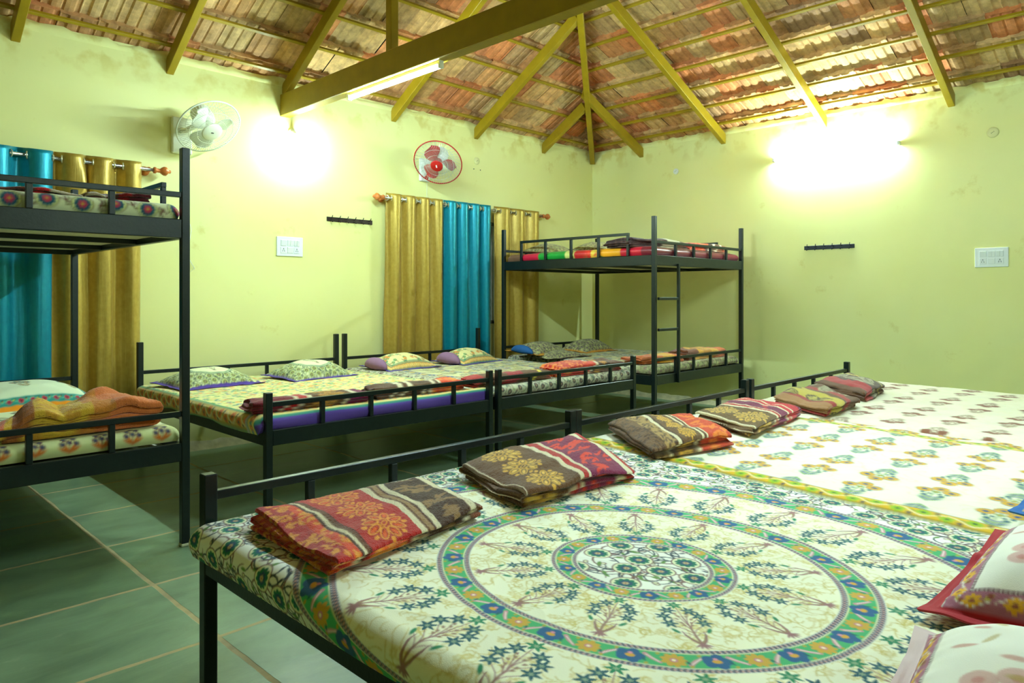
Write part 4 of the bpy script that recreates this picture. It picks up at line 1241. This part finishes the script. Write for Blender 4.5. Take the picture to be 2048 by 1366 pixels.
# ---------------------------------------------------------------- pillows
def pillow(label, cx, cy, z, w, l, H, cloth, rz=0, tilt=(0, 0), seed=1, insert=None, mat='cotton', n=90, flange=.1, res=None):
    o = empty('pillow', (cx, cy, z), rz, label, 'pillow')
    o.rotation_euler = (tilt[0], tilt[1], rz)
    s = np.linspace(-1, 1, n)[:, None]; t = np.linspace(-1, 1, n)[None, :]
    fs, ft = 1 - flange * .9, 1 - flange * .9 * w / l
    a = np.clip(1 - np.abs(s / fs) ** 2.3, 0, 1); b = np.clip(1 - np.abs(t / ft) ** 2.3, 0, 1)
    h = H * (a * b) ** .62
    h = h * (1 + .07 * fbm(s * 2 + 4, t * 2 + 4, seed, 2))
    fl = .006 * vnoise(s * 5 + 0 * t, t * 5 + 0 * s, seed + 3)
    x = s * w / 2 * (1 - .05 * (1 - t ** 2)); y = t * l / 2 * (1 - .05 * (1 - s ** 2))
    for sgn, part in ((1, 'top'), (-1, 'bot')):
        pass
    edge = np.minimum(1 - np.abs(s), 1 - np.abs(t)) + 0 * s * t
    up = .012 + h * .78 + np.where(edge < flange * .5, fl, fl * .5) + .003
    up += .003 * np.sin(s * 40 + 3 * t) * np.exp(-((1 - np.abs(t)) / .25) ** 2) * (h > .01)
    dn = .010 - h * .0 + np.where(edge < flange * .5, fl, fl * .5)
    dn = np.maximum(dn, .001) - .001
    em = edge <= 1e-9
    dn = np.where(em, up, dn)
    def arc(q, half, prof):
        d = np.hypot(np.diff(q) * half, np.diff(prof)); L = np.concatenate([[0], np.cumsum(d)]); return (L / L[-1] * 2 - 1) * half
    su = arc(s[:, 0], w / 2, up[:, n // 2]); tu = arc(t[0], l / 2, up[n // 2])
    C = cloth.sample(su[:, None] + 0 * t, tu[None, :] + 0 * s)
    P = np.stack([x + 0 * t, y + 0 * s, up + 0 * s * t], -1); Q = np.stack([x + 0 * t, y + 0 * s, dn + 0 * s * t], -1)
    a_ = grid_mesh('pillowcase', np.concatenate([P, Q[::-1]], 0), np.concatenate([C, C[::-1]], 0), M[mat], o)
    if insert:
        side, im = insert
        m = MB(); yy = np.linspace(-.72, .72, 15); ring = []
        for k, q in enumerate(yy):
            hh = H * .34 * (1 - abs(q / .78) ** 3); ring.append((side * (w / 2 * .93), q * l / 2 * .9, .016 + hh * .8))
        m.tube(ring, [max(.006, H * .36 * (1 - abs(q / .8) ** 2.5)) for q in yy], 14); m.build('pillow_filling', M[im], o)
    return o

def pc(w, l, res, base): return Cloth(-w / 2 - .01, -l / 2 - .01, w / 2 + .01, l / 2 + .01, res, base)
def frame_rect(c, w, l, d0, d1, col):
    """band between distances d0 and d1 in from the edge"""
    c.mask(lambda X, Y: np.minimum(np.minimum(w / 2 - np.abs(X), l / 2 - np.abs(Y)) - d0, d1 - np.minimum(w / 2 - np.abs(X), l / 2 - np.abs(Y))) / c.res + .5, col)
def along_frame(w, l, d, step):
    a, b = w / 2 - d, l / 2 - d; out = []
    for (x0, y0, x1, y1) in ((-a, -b, a, -b), (a, -b, a, b), (a, b, -a, b), (-a, b, -a, -b)):
        L = math.hypot(x1 - x0, y1 - y0); n = max(1, int(L / step))
        for k in range(n): out.append((x0 + (x1 - x0) * (k + .5) / n, y0 + (y1 - y0) * (k + .5) / n, math.atan2(y1 - y0, x1 - x0), k))
    return out

def case_border(w, l, res, ground, flange_c, fw, band_c, bw, flo, mid, blooms, line=(230, 230, 200), dots=True, step=.045, fl_leaf=(190, 190, 90)):
    c = pc(w, l, res, ground)
    frame_rect(c, w, l, -.02, fw, flange_c)
    frame_rect(c, w, l, fw, fw + bw, band_c)
    if dots:
        for d in (fw + .003, fw + bw - .003):
            frame_rect(c, w, l, d - .0022, d + .0022, (80, 76, 66))
            for x, y, a, k in along_frame(w, l, d, .0066): c.ell(x, y, .0018, .0016, 0, line)
    pts = along_frame(w, l, fw + bw / 2, step)
    for x, y, a, k in pts:
        c.path([(x - cos(a) * step * .5, y - sin(a) * step * .5), (x - sin(a) * bw * .28 * (1 if k % 2 else -1), y + cos(a) * bw * .28 * (1 if k % 2 else -1)), (x + cos(a) * step * .5, y + sin(a) * step * .5)], .0035, .0035, line)
    for x, y, a, k in pts:
        c.flower(x, y, bw * .3, 8, a, flo, mid, .4)
        c.leaf(x + cos(a) * step * .35, y + sin(a) * step * .35, a + .9, bw * .35, bw * .16, fl_leaf)
        c.ell(x + cos(a) * step * .5 - sin(a) * bw * .2, y + sin(a) * step * .5 + cos(a) * bw * .2, bw * .09, bw * .09, 0, mid)
    return c

def vine_case(w, l, res, flange_c, fw, ground, medal, medal2, vine, vine2, halo, small, step, R, oval=None):
    c = sheet_vine(-w / 2 - .01, -l / 2 - .01, w / 2 + .01, l / 2 + .01, res, ground, medal, medal2, vine, vine2, halo, small, step, R)
    if oval:
        ow, ol, oc = oval
        c.ell(0, 0, ow + .016, ol + .016, 0, (60, 96, 90)); c.ell(0, 0, ow + .011, ol + .011, 0, (206, 214, 160)); c.ell(0, 0, ow + .006, ol + .006, 0, (70, 110, 90)); c.ell(0, 0, ow, ol, 0, oc)
        bouquet(c, 0, -ol * .7, pi / 2, ol * 1.5, (110, 118, 84), (130, 150, 90), (200, 200, 150), (126, 96, 80), (140, 130, 70))
    frame_rect(c, w, l, -.02, fw, flange_c)
    return c

VI = (84, 58, 146)
vm = lambda: vine_case(.6, .44, .0035, VI, .026, (212, 216, 160), (150, 150, 70), (60, 90, 60), (52, 64, 60), (80, 90, 60), (206, 214, 150), (96, 120, 60), .06, .019, (.13, .105, (224, 224, 172)))
pillow('violet-edged pillow with an oval tree motif, nearest the left bunk', 2.09, 5.10, .575, .62, .46, .14, vm(), .10, (.05, 0), 1)
pillow('violet-edged pillow with an oval tree motif, at the middle of the violet-hemmed bed', 2.86, 5.05, .575, .60, .44, .15, vm(), .12, (.06, 0), 2)
def mead():
    w, l = .6, .42
    c = pc(w, l, .0035, (226, 216, 150)); q = np.random.default_rng(2)
    for _ in range(90):
        X, Y, a = q.uniform(-w / 2, w / 2), q.uniform(-l / 2, l / 2), q.uniform(0, 6.28)
        c.flower(X, Y, .017, 7, a, ((40, 140, 96), (226, 130, 60), (60, 150, 110))[_ % 3], (230, 210, 90), .4); c.leaf(X, Y, a, .04, .008, (150, 110, 60))
    frame_rect(c, w, l, .02, .075, (220, 150, 70))
    for x, y, a, k in along_frame(w, l, .047, .02): c.flower(x, y, .011, 6, a, (240, 220, 130), (200, 90, 60), .35)
    for d in (.024, .07, .082): frame_rect(c, w, l, d - .004, d + .003, (30, 140, 110))
    frame_rect(c, w, l, -.02, .02, VI)
    return c
pillow('violet-edged pillow with green and orange flowers, left of its matching neighbour below the gold curtain', 3.78, 5.12, .575, .60, .42, .145, mead(), .08, (.05, 0), 3, (-1, 'mauve'))
pillow('violet-edged pillow with green and orange flowers below the teal curtain', 4.56, 5.12, .575, .60, .42, .15, mead(), .16, (.06, 0), 4, (-1, 'mauve'))
ms = lambda: vine_case(.6, .42, .0035, (214, 146, 30), .03, (190, 184, 124), (80, 44, 62), (60, 60, 80), (70, 62, 50), (96, 92, 60), (196, 190, 140), (96, 110, 60), .055, .015)
pillow('mustard-edged dotted pillow with blue filling showing, on the corner bunk', 5.47, 5.02, .62, .62, .42, .12, ms(), .10, (.08, 0), 5, (-1, 'blue'))
pillow('mustard-edged dotted pillow nearest the room corner on the lower corner bunk', 6.42, 5.14, .578, .62, .42, .16, ms(), .05, (.05, 0), 6)
c = vine_case(.66, .42, .0035, (150, 120, 110), .0, (196, 190, 130), (80, 44, 62), (60, 60, 80), (70, 62, 50), (96, 92, 60), (196, 190, 140), (96, 110, 60), .055, .015)
pillow('flat dotted pillow lying under the mustard-edged one with the blue filling', 5.55, 4.86, .576, .66, .44, .07, c, .02, (0, 0), 7)
c = case_border(.7, .5, .003, (214, 222, 184), (240, 146, 20), .028, (40, 140, 124), .05, (176, 34, 60), (70, 30, 50), None, (120, 190, 150), False, .052, (170, 190, 60))
for k in (-1, 0, 1): posy(c, k * .24, -.02, .15, (84, 116, 104), (120, 120, 80), (196, 150, 80), 1, pi / 2)
pillow('orange-edged pillow with teal flowered border on the lower left bunk', .93, 4.92, .577, .80, .55, .15, c, .13, (.08, 0), 8)
def maroon_case(fw=.03, fc=(176, 34, 44)):
    c = case_border(.56, .42, .002, (246, 242, 226), fc, fw, (176, 110, 132), .055, (236, 180, 40), (150, 80, 60), None, (244, 238, 226), True, .052, (200, 180, 80))
    for x, y, a in ((-.11, .03, .9), (.1, -.03, .5)):
        posy(c, x, y, .14, (226, 186, 176), (214, 184, 110), (206, 120, 110), .6, a)
    q = np.random.default_rng(3)
    for _ in range(26): c.leaf(q.uniform(-.16, .16), q.uniform(-.1, .1), q.uniform(0, 6.28), .035, .011, ((196, 170, 90), (206, 130, 110))[_ % 2], .7)
    return c
pillow('cream pillow with mauve flowered border and wide dark red edge, upper one at right', 1.80, .185, .60, .56, .44, .15, maroon_case(), -.04, (.0, -.06), 9, n=150)
pillow('cream pillow with faded sprigs nearest the viewer at the bottom right corner', 1.19, .15, .585, .56, .44, .15, maroon_case(.012, (226, 200, 196)), .10, (0, 0), 10, n=150)
c = case_border(.56, .42, .003, (236, 232, 200), (30, 100, 176), .03, (236, 180, 60), .05, (240, 214, 120), (40, 60, 110), None, (250, 240, 200), True, .05)
pillow('blue-edged pillow with yellow flowered border just showing at the right edge', 2.60, .20, .60, .56, .42, .12, c, 0, (0, 0), 11)

c = vine_case(.56, .4, .004, (120, 104, 60), .02, (186, 180, 120), (110, 96, 60), (90, 80, 60), (96, 84, 54), (120, 112, 70), (200, 196, 140), (120, 120, 70), .06, .016)
pillow('olive printed pillow at the head of the upper corner bunk, beside its post', 5.76, 5.13, 1.652, .58, .42, .13, c, .05, (.05, 0), 13)
pillow('olive printed pillow on the upper corner bunk, toward the middle', 5.86, 4.55, 1.652, .56, .42, .12, c, .25, (.05, 0), 14)

# ---------------------------------------------------------------- blankets (folded lengths of fleece)
def blanket(label, quad, z, L, W, bands, layers=4, t=.014, seed=1, hires=False, wavy=.006, name='folded_blanket', swell=0.0, group=None, fuzz=.0012, crumple=0.0, tilt=0.0):
    """quad: plan positions of (a0,b0),(a1,b0),(a1,b1),(a0,b1)"""
    r = np.random.default_rng(seed)
    clo = wool(L, W, .0028 if hires else .005, bands, seed)
    na = 190 if hires else 70; nl = 26; nb = 130 if hires else 44; g = 1.06
    path = []                       # (a, h, nx, nh, layer)
    ends = [(r.uniform(-.03, .05), 1 + r.uniform(-.05, .02)) for _ in range(layers)]
    ra = t * g / 2 / L
    for j in range(layers):
        n = na if j == layers - 1 else nl
        a0, a1 = ends[j]
        aa = np.linspace(a0, a1, n) if j % 2 == 0 else np.linspace(a1, a0, n)
        d = 1 if j % 2 == 0 else -1
        for a in aa: path.append((a, (j + .5) * t * g, 0, d, j))
        if j < layers - 1:
            ex = aa[-1]; nx_ = ends[j + 1][1] if j % 2 == 0 else ends[j + 1][0]
            for q in range(1, 6):
                th = q * pi / 6
                path.append((ex + (nx_ - ex) * q / 6 + d * ra * math.sin(th) * 1.3, (j + 1 - .5 * math.cos(th)) * t * g, d * -math.sin(th), math.cos(th) * d, j + q / 6))
    p = np.array(path)
    jb0 = r.uniform(0, .06, layers + 1); jb1 = r.uniform(0, .06, layers + 1)
    jb0[layers - 1] = jb1[layers - 1] = 0
    li = np.clip(p[:, 4], 0, layers - 1.001); i0 = li.astype(int); fr = li - i0
    b0 = jb0[i0] * (1 - fr) + jb0[i0 + 1] * fr; b1 = jb1[i0] * (1 - fr) + jb1[i0 + 1] * fr
    # closed loop: outer side then inner side
    m = len(p)
    side = np.concatenate([np.ones(m), -np.ones(m)]); idx = np.concatenate([np.arange(m), np.arange(m)[::-1]])
    if layers % 2 == 1: pass
    A = p[idx, 0]; Hh = p[idx, 1]; NX = p[idx, 2]; NH = p[idx, 3]; B0 = b0[idx]; B1 = b1[idx]; LI = p[idx, 4]
    bb = np.linspace(0, 1, nb); bb = np.concatenate([[0, .0025], .006 + bb * .988, [.9975, 1]])
    prof = np.clip(np.minimum(bb, 1 - bb) / .012, 0, 1); prof = np.sqrt(1 - (1 - prof) ** 2)
    b = B0[:, None] + (1 - B0 - B1)[:, None] * bb[None, :]
    th = t * .47 * prof[None, :]
    a = A[:, None] + NX[:, None] * side[:, None] * th / L
    h = Hh[:, None] + NH[:, None] * side[:, None] * th
    frac = h / (layers * t * g)
    h = h * (1 + swell * np.sin(np.clip(a, 0, 1) * pi) ** .7)
    h = h + frac * wavy * 2 * fbm(a * 3 + seed, b * 2.5, seed, 3) + frac * tilt * a
    em = np.clip(np.minimum(np.minimum(a, 1 - a) * L, np.minimum(b, 1 - b) * W) / .07, 0, 1)
    h = h * (.74 + .26 * np.sqrt(em))
    h = h + frac * crumple * np.maximum(0, vnoise(a * 4 + seed, b * 2 + seed, seed + 5))
    h = h + NH[:, None] * side[:, None] * fuzz * vnoise(a * 90, b * 70, seed)
    h = np.maximum(h, .001)
    (x00, y00), (x10, y10), (x11, y11), (x01, y01) = quad
    wx = .012 * vnoise(a * 3, b * 3 + LI[:, None], seed + 2); wy = .012 * vnoise(a * 3 + 9, b * 3 + LI[:, None], seed + 3)
    x = (x00 * (1 - a) + x10 * a) * (1 - b) + (x01 * (1 - a) + x11 * a) * b + wx
    y = (y00 * (1 - a) + y10 * a) * (1 - b) + (y01 * (1 - a) + y11 * a) * b + wy
    sh = (layers - 1 - np.round(LI))[:, None] * .05
    C = clo.sample(np.clip(a + sh * .6, 0, 1) * L, np.mod(b + sh, 1) * W)
    cx = (x00 + x11) / 2; cy = (y00 + y11) / 2
    o = grid_mesh(name, np.stack([x - cx, y - cy, h], -1), C, M['fleece'], wrap_u=True)
    o.location = (cx, cy, z)
    tag(o, label, 'blanket', group)
    return o

BR, DB = (106, 66, 28), (74, 40, 16); CRM = (228, 214, 176); OR, YE = (226, 88, 20), (240, 160, 50); RD = (190, 32, 26); MG = (126, 16, 70)
Z5 = .574
blanket('red and orange scroll blanket with dark brown leaf half, nearest the viewer',
        ((.85, 1.385), (1.37, 1.475), (1.475, 1.87), (.89, 1.875)), Z5, .6, .46,
        ((.10, RD, 'spot', YE), (.15, (228, 70, 30), 'spot', YE), (.165, DB), (.185, CRM), (.205, BR), (.215, DB), (.53, RD, 'scroll', YE, (236, 96, 20)), (.57, CRM), (.585, BR), (.615, (168, 130, 84)), (.63, DB), (.665, CRM), (.92, DB, 'leaf', (150, 112, 66)), (.965, CRM), (1, BR)), 4, .0125, 3, True, .010)
blanket('brown and gold scroll blanket with magenta half and cream stripes, second in the right row',
        ((1.49, 1.44), (2.02, 1.40), (2.36, 1.93), (1.61, 1.87)), Z5, .62, .5,
        ((.035, MG), (.045, CRM), (.47, BR, 'scroll', (226, 172, 60), (240, 196, 90)), (.51, CRM), (.56, RD), (.585, CRM), (.9, MG, 'leaf', (230, 60, 30)), (.95, CRM), (1, RD)), 4, .0135, 4, True, .014, swell=.35)
blanket('brown spotted blanket with gold flowers and orange end, third in the right row',
        ((2.31, 1.53), (2.78, 1.45), (3.13, 1.85), (2.66, 2.0)), Z5, .6, .42,
        ((.16, (120, 84, 44), 'spot', DB), (.3, (176, 140, 80), 'spot', DB), (.34, CRM), (.36, DB), (.6, (110, 74, 36), 'scroll', (236, 180, 60), (236, 180, 60)), (.63, CRM), (.66, BR), (.68, CRM), (1, (214, 64, 24), 'leaf', (240, 130, 40))), 4, .0145, 5, True, .012, swell=.3)
blanket('gold scroll blanket with red, magenta and cream stripes, fourth in the right row',
        ((3.0, 1.47), (3.68, 1.53), (3.86, 1.95), (3.2, 1.87)), Z5, .6, .4,
        ((.04, CRM), (.45, (110, 78, 34), 'scroll', (220, 176, 80), (206, 160, 70)), (.49, CRM), (.53, RD), (.55, CRM), (.7, MG, 'leaf', (214, 40, 40)), (.73, CRM), (.8, (210, 40, 50)), (.83, CRM), (.95, (210, 40, 50)), (1, MG)), 4, .013, 6, True, .01, swell=.15)
blanket('brown blanket with yellow-ribbed leaves and red patches, fifth in the right row',
        ((3.75, 1.42), (4.22, 1.44), (4.76, 1.90), (4.08, 1.87)), Z5, .6, .45,
        ((.1, (170, 120, 70)), (.2, (160, 26, 30)), (.5, (196, 176, 60), 'fan', (80, 56, 24), (206, 190, 80)), (.6, BR), (.75, (170, 30, 30)), (1, BR, 'fan', (176, 168, 130), (90, 70, 50))), 4, .014, 7, False, .012, swell=.2)
blanket('brown blanket with grey leaves and a yellow line, farthest in the right row',
        ((4.47, 1.48), (5.04, 1.56), (5.5, 1.96), (4.86, 1.95)), Z5, .6, .45,
        ((.1, BR), (.35, (176, 28, 34)), (.42, DB), (.8, (96, 66, 40), 'fan', (180, 172, 140), (96, 80, 50)), (.84, (220, 200, 90)), (1, BR)), 4, .0145, 8, False, .014, swell=.25)
# left row, seen through the rails
blanket('narrow folded blanket in dark red, brown and gold, nearest the left bunk',
        ((1.70, 3.63), (2.43, 3.62), (2.45, 3.77), (1.72, 3.79)), Z5, .6, .3,
        ((.35, (120, 16, 30)), (.38, CRM), (.46, RD), (.5, CRM), (.85, BR, 'scroll', (220, 160, 60), (196, 140, 60)), (.89, CRM), (1, MG)), 4, .016, 9, False, .006)
blanket('narrow folded blanket in brown and white stripes with an orange end on the violet-hemmed bed',
        ((2.48, 3.64), (3.22, 3.63), (3.24, 3.80), (2.50, 3.80)), Z5, .6, .3,
        ((.26, (96, 62, 36)), (.31, CRM), (.36, BR), (.41, CRM), (.6, (104, 70, 40), 'leaf', (70, 44, 26)), (.64, CRM), (.67, BR), (.7, CRM), (1, (222, 70, 20), 'leaf', (240, 150, 50))), 4, .017, 10, False, .008)
blanket('narrow brown blanket with a red block and a yellow line, on the grey-green sheet',
        ((3.30, 3.63), (4.10, 3.63), (4.11, 3.77), (3.32, 3.78)), Z5, .8, .3,
        ((.12, (176, 40, 30)), (.42, BR), (.62, (160, 30, 36)), (.82, BR), (.86, (226, 206, 70)), (1, BR)), 4, .017, 11, False, .006)
blanket('red and orange speckled blanket with a brown flowered end, beside the corner bunk',
        ((4.18, 3.64), (5.00, 3.63), (5.00, 3.82), (4.20, 3.86)), Z5, .7, .34,
        ((.42, (196, 34, 20), 'spot', (240, 150, 60)), (.56, (214, 60, 24), 'leaf', (240, 130, 40)), (.6, CRM), (.78, DB, 'scroll', (236, 160, 40), (240, 170, 50)), (1, (110, 70, 44))), 5, .017, 12, False, .012)
# corner bunk
OG, MS = (196, 100, 40), (206, 150, 40)
blanket('folded plain orange and mustard blanket left of the ladder on the lower corner bunk',
        ((5.46, 3.74), (6.02, 3.66), (6.05, 3.86), (5.46, 3.96)), Z5 + .002, .6, .3,
        ((.5, OG), (.8, MS), (1, OG)), 3, .024, 13, False, .01)
blanket('folded plain orange and mustard blanket right of the ladder on the lower corner bunk',
        ((6.10, 3.66), (6.82, 3.64), (6.84, 3.90), (6.10, 3.90)), Z5 + .002, .6, .3,
        ((.3, (120, 64, 30)), (.42, MS), (.6, (180, 120, 30)), (.8, MS), (1, OG)), 4, .024, 14, False, .014)
blanket('dark brown blanket with cream end on the upper corner bunk, behind the front post',
        ((5.38, 3.80), (6.12, 3.66), (6.16, 3.98), (5.40, 4.12)), 1.655, .7, .3,
        ((.4, (60, 28, 30), 'leaf', (90, 60, 50)), (.6, (70, 40, 28), 'leaf', (110, 76, 44)), (.85, (206, 196, 160)), (1, BR)), 4, .021, 15, False, .012)
blanket('orange-red and brown striped blanket on the upper corner bunk, right end',
        ((6.18, 3.68), (6.86, 3.66), (6.86, 3.96), (6.18, 3.98)), 1.655, .6, .3,
        ((.3, (206, 60, 30), 'leaf', (230, 120, 60)), (.5, (214, 90, 40)), (.6, DB), (.66, CRM), (.8, BR, 'leaf', CRM), (.86, CRM), (1, (150, 90, 40))), 4, .02, 16, False, .01)
# left bunk
blanket('loosely folded mustard and rust blanket on the lower left bunk',
        ((.60, 3.63), (1.27, 3.63), (1.22, 3.98), (.66, 3.84)), .577, .8, .4,
        ((.06, (226, 120, 80)), (.1, (226, 176, 50)), (.16, (150, 84, 36)), (.22, (170, 100, 40)), (.55, (212, 166, 48), 'leaf', (196, 140, 40)), (.68, (200, 124, 44)), (1, (214, 116, 56))), 4, .021, 17, True, .02, swell=.15, crumple=.05, tilt=.05)
blanket('dark brown blanket with red patch and cream checks on the upper left bunk',
        ((.50, 3.82), (.98, 3.84), (.98, 4.22), (.50, 4.20)), 1.650, .5, .35,
        ((.3, (84, 40, 26)), (.6, (96, 50, 34)), (.72, (180, 24, 30)), (1, (70, 34, 24), 'check', (206, 190, 150))), 3, .018, 18, False, .012, tilt=-.02)
blanket('dark brown and maroon blanket on the upper left bunk beside the tall post',
        ((1.0, 3.86), (1.27, 3.80), (1.28, 4.4), (1.0, 4.4)), 1.650, .5, .35,
        ((.3, (84, 40, 26), 'check', (206, 190, 150)), (.5, (96, 50, 34)), (.72, (150, 24, 30)), (1, (90, 20, 30))), 3, .02, 19, False, .012)

# ---------------------------------------------------------------- world, camera, view
w = bpy.data.worlds.new('night'); SC.world = w; w.use_nodes = True
w.node_tree.nodes['Background'].inputs['Color'].default_value = (.02, .03, .025, 1); w.node_tree.nodes['Background'].inputs['Strength'].default_value = .3
cam = bpy.data.cameras.new('camera'); co = bpy.data.objects.new('camera', cam); COL.objects.link(co)
F_PX, HZ_PX = 1430.0, 593.0
cam.sensor_width = 36; cam.lens = F_PX / 2048 * 36; cam.shift_y = -(683 - HZ_PX) / 2048; cam.clip_start = .02
co.location = (0, 0, 1.2)
al = math.atan2(1416.0, 1430.0)
co.rotation_euler = (pi / 2, 0, al - pi / 2)
SC.camera = co
vs = SC.view_settings; vs.view_transform = 'Standard'; vs.look = 'None'; vs.gamma = 1; vs.exposure = 3.12
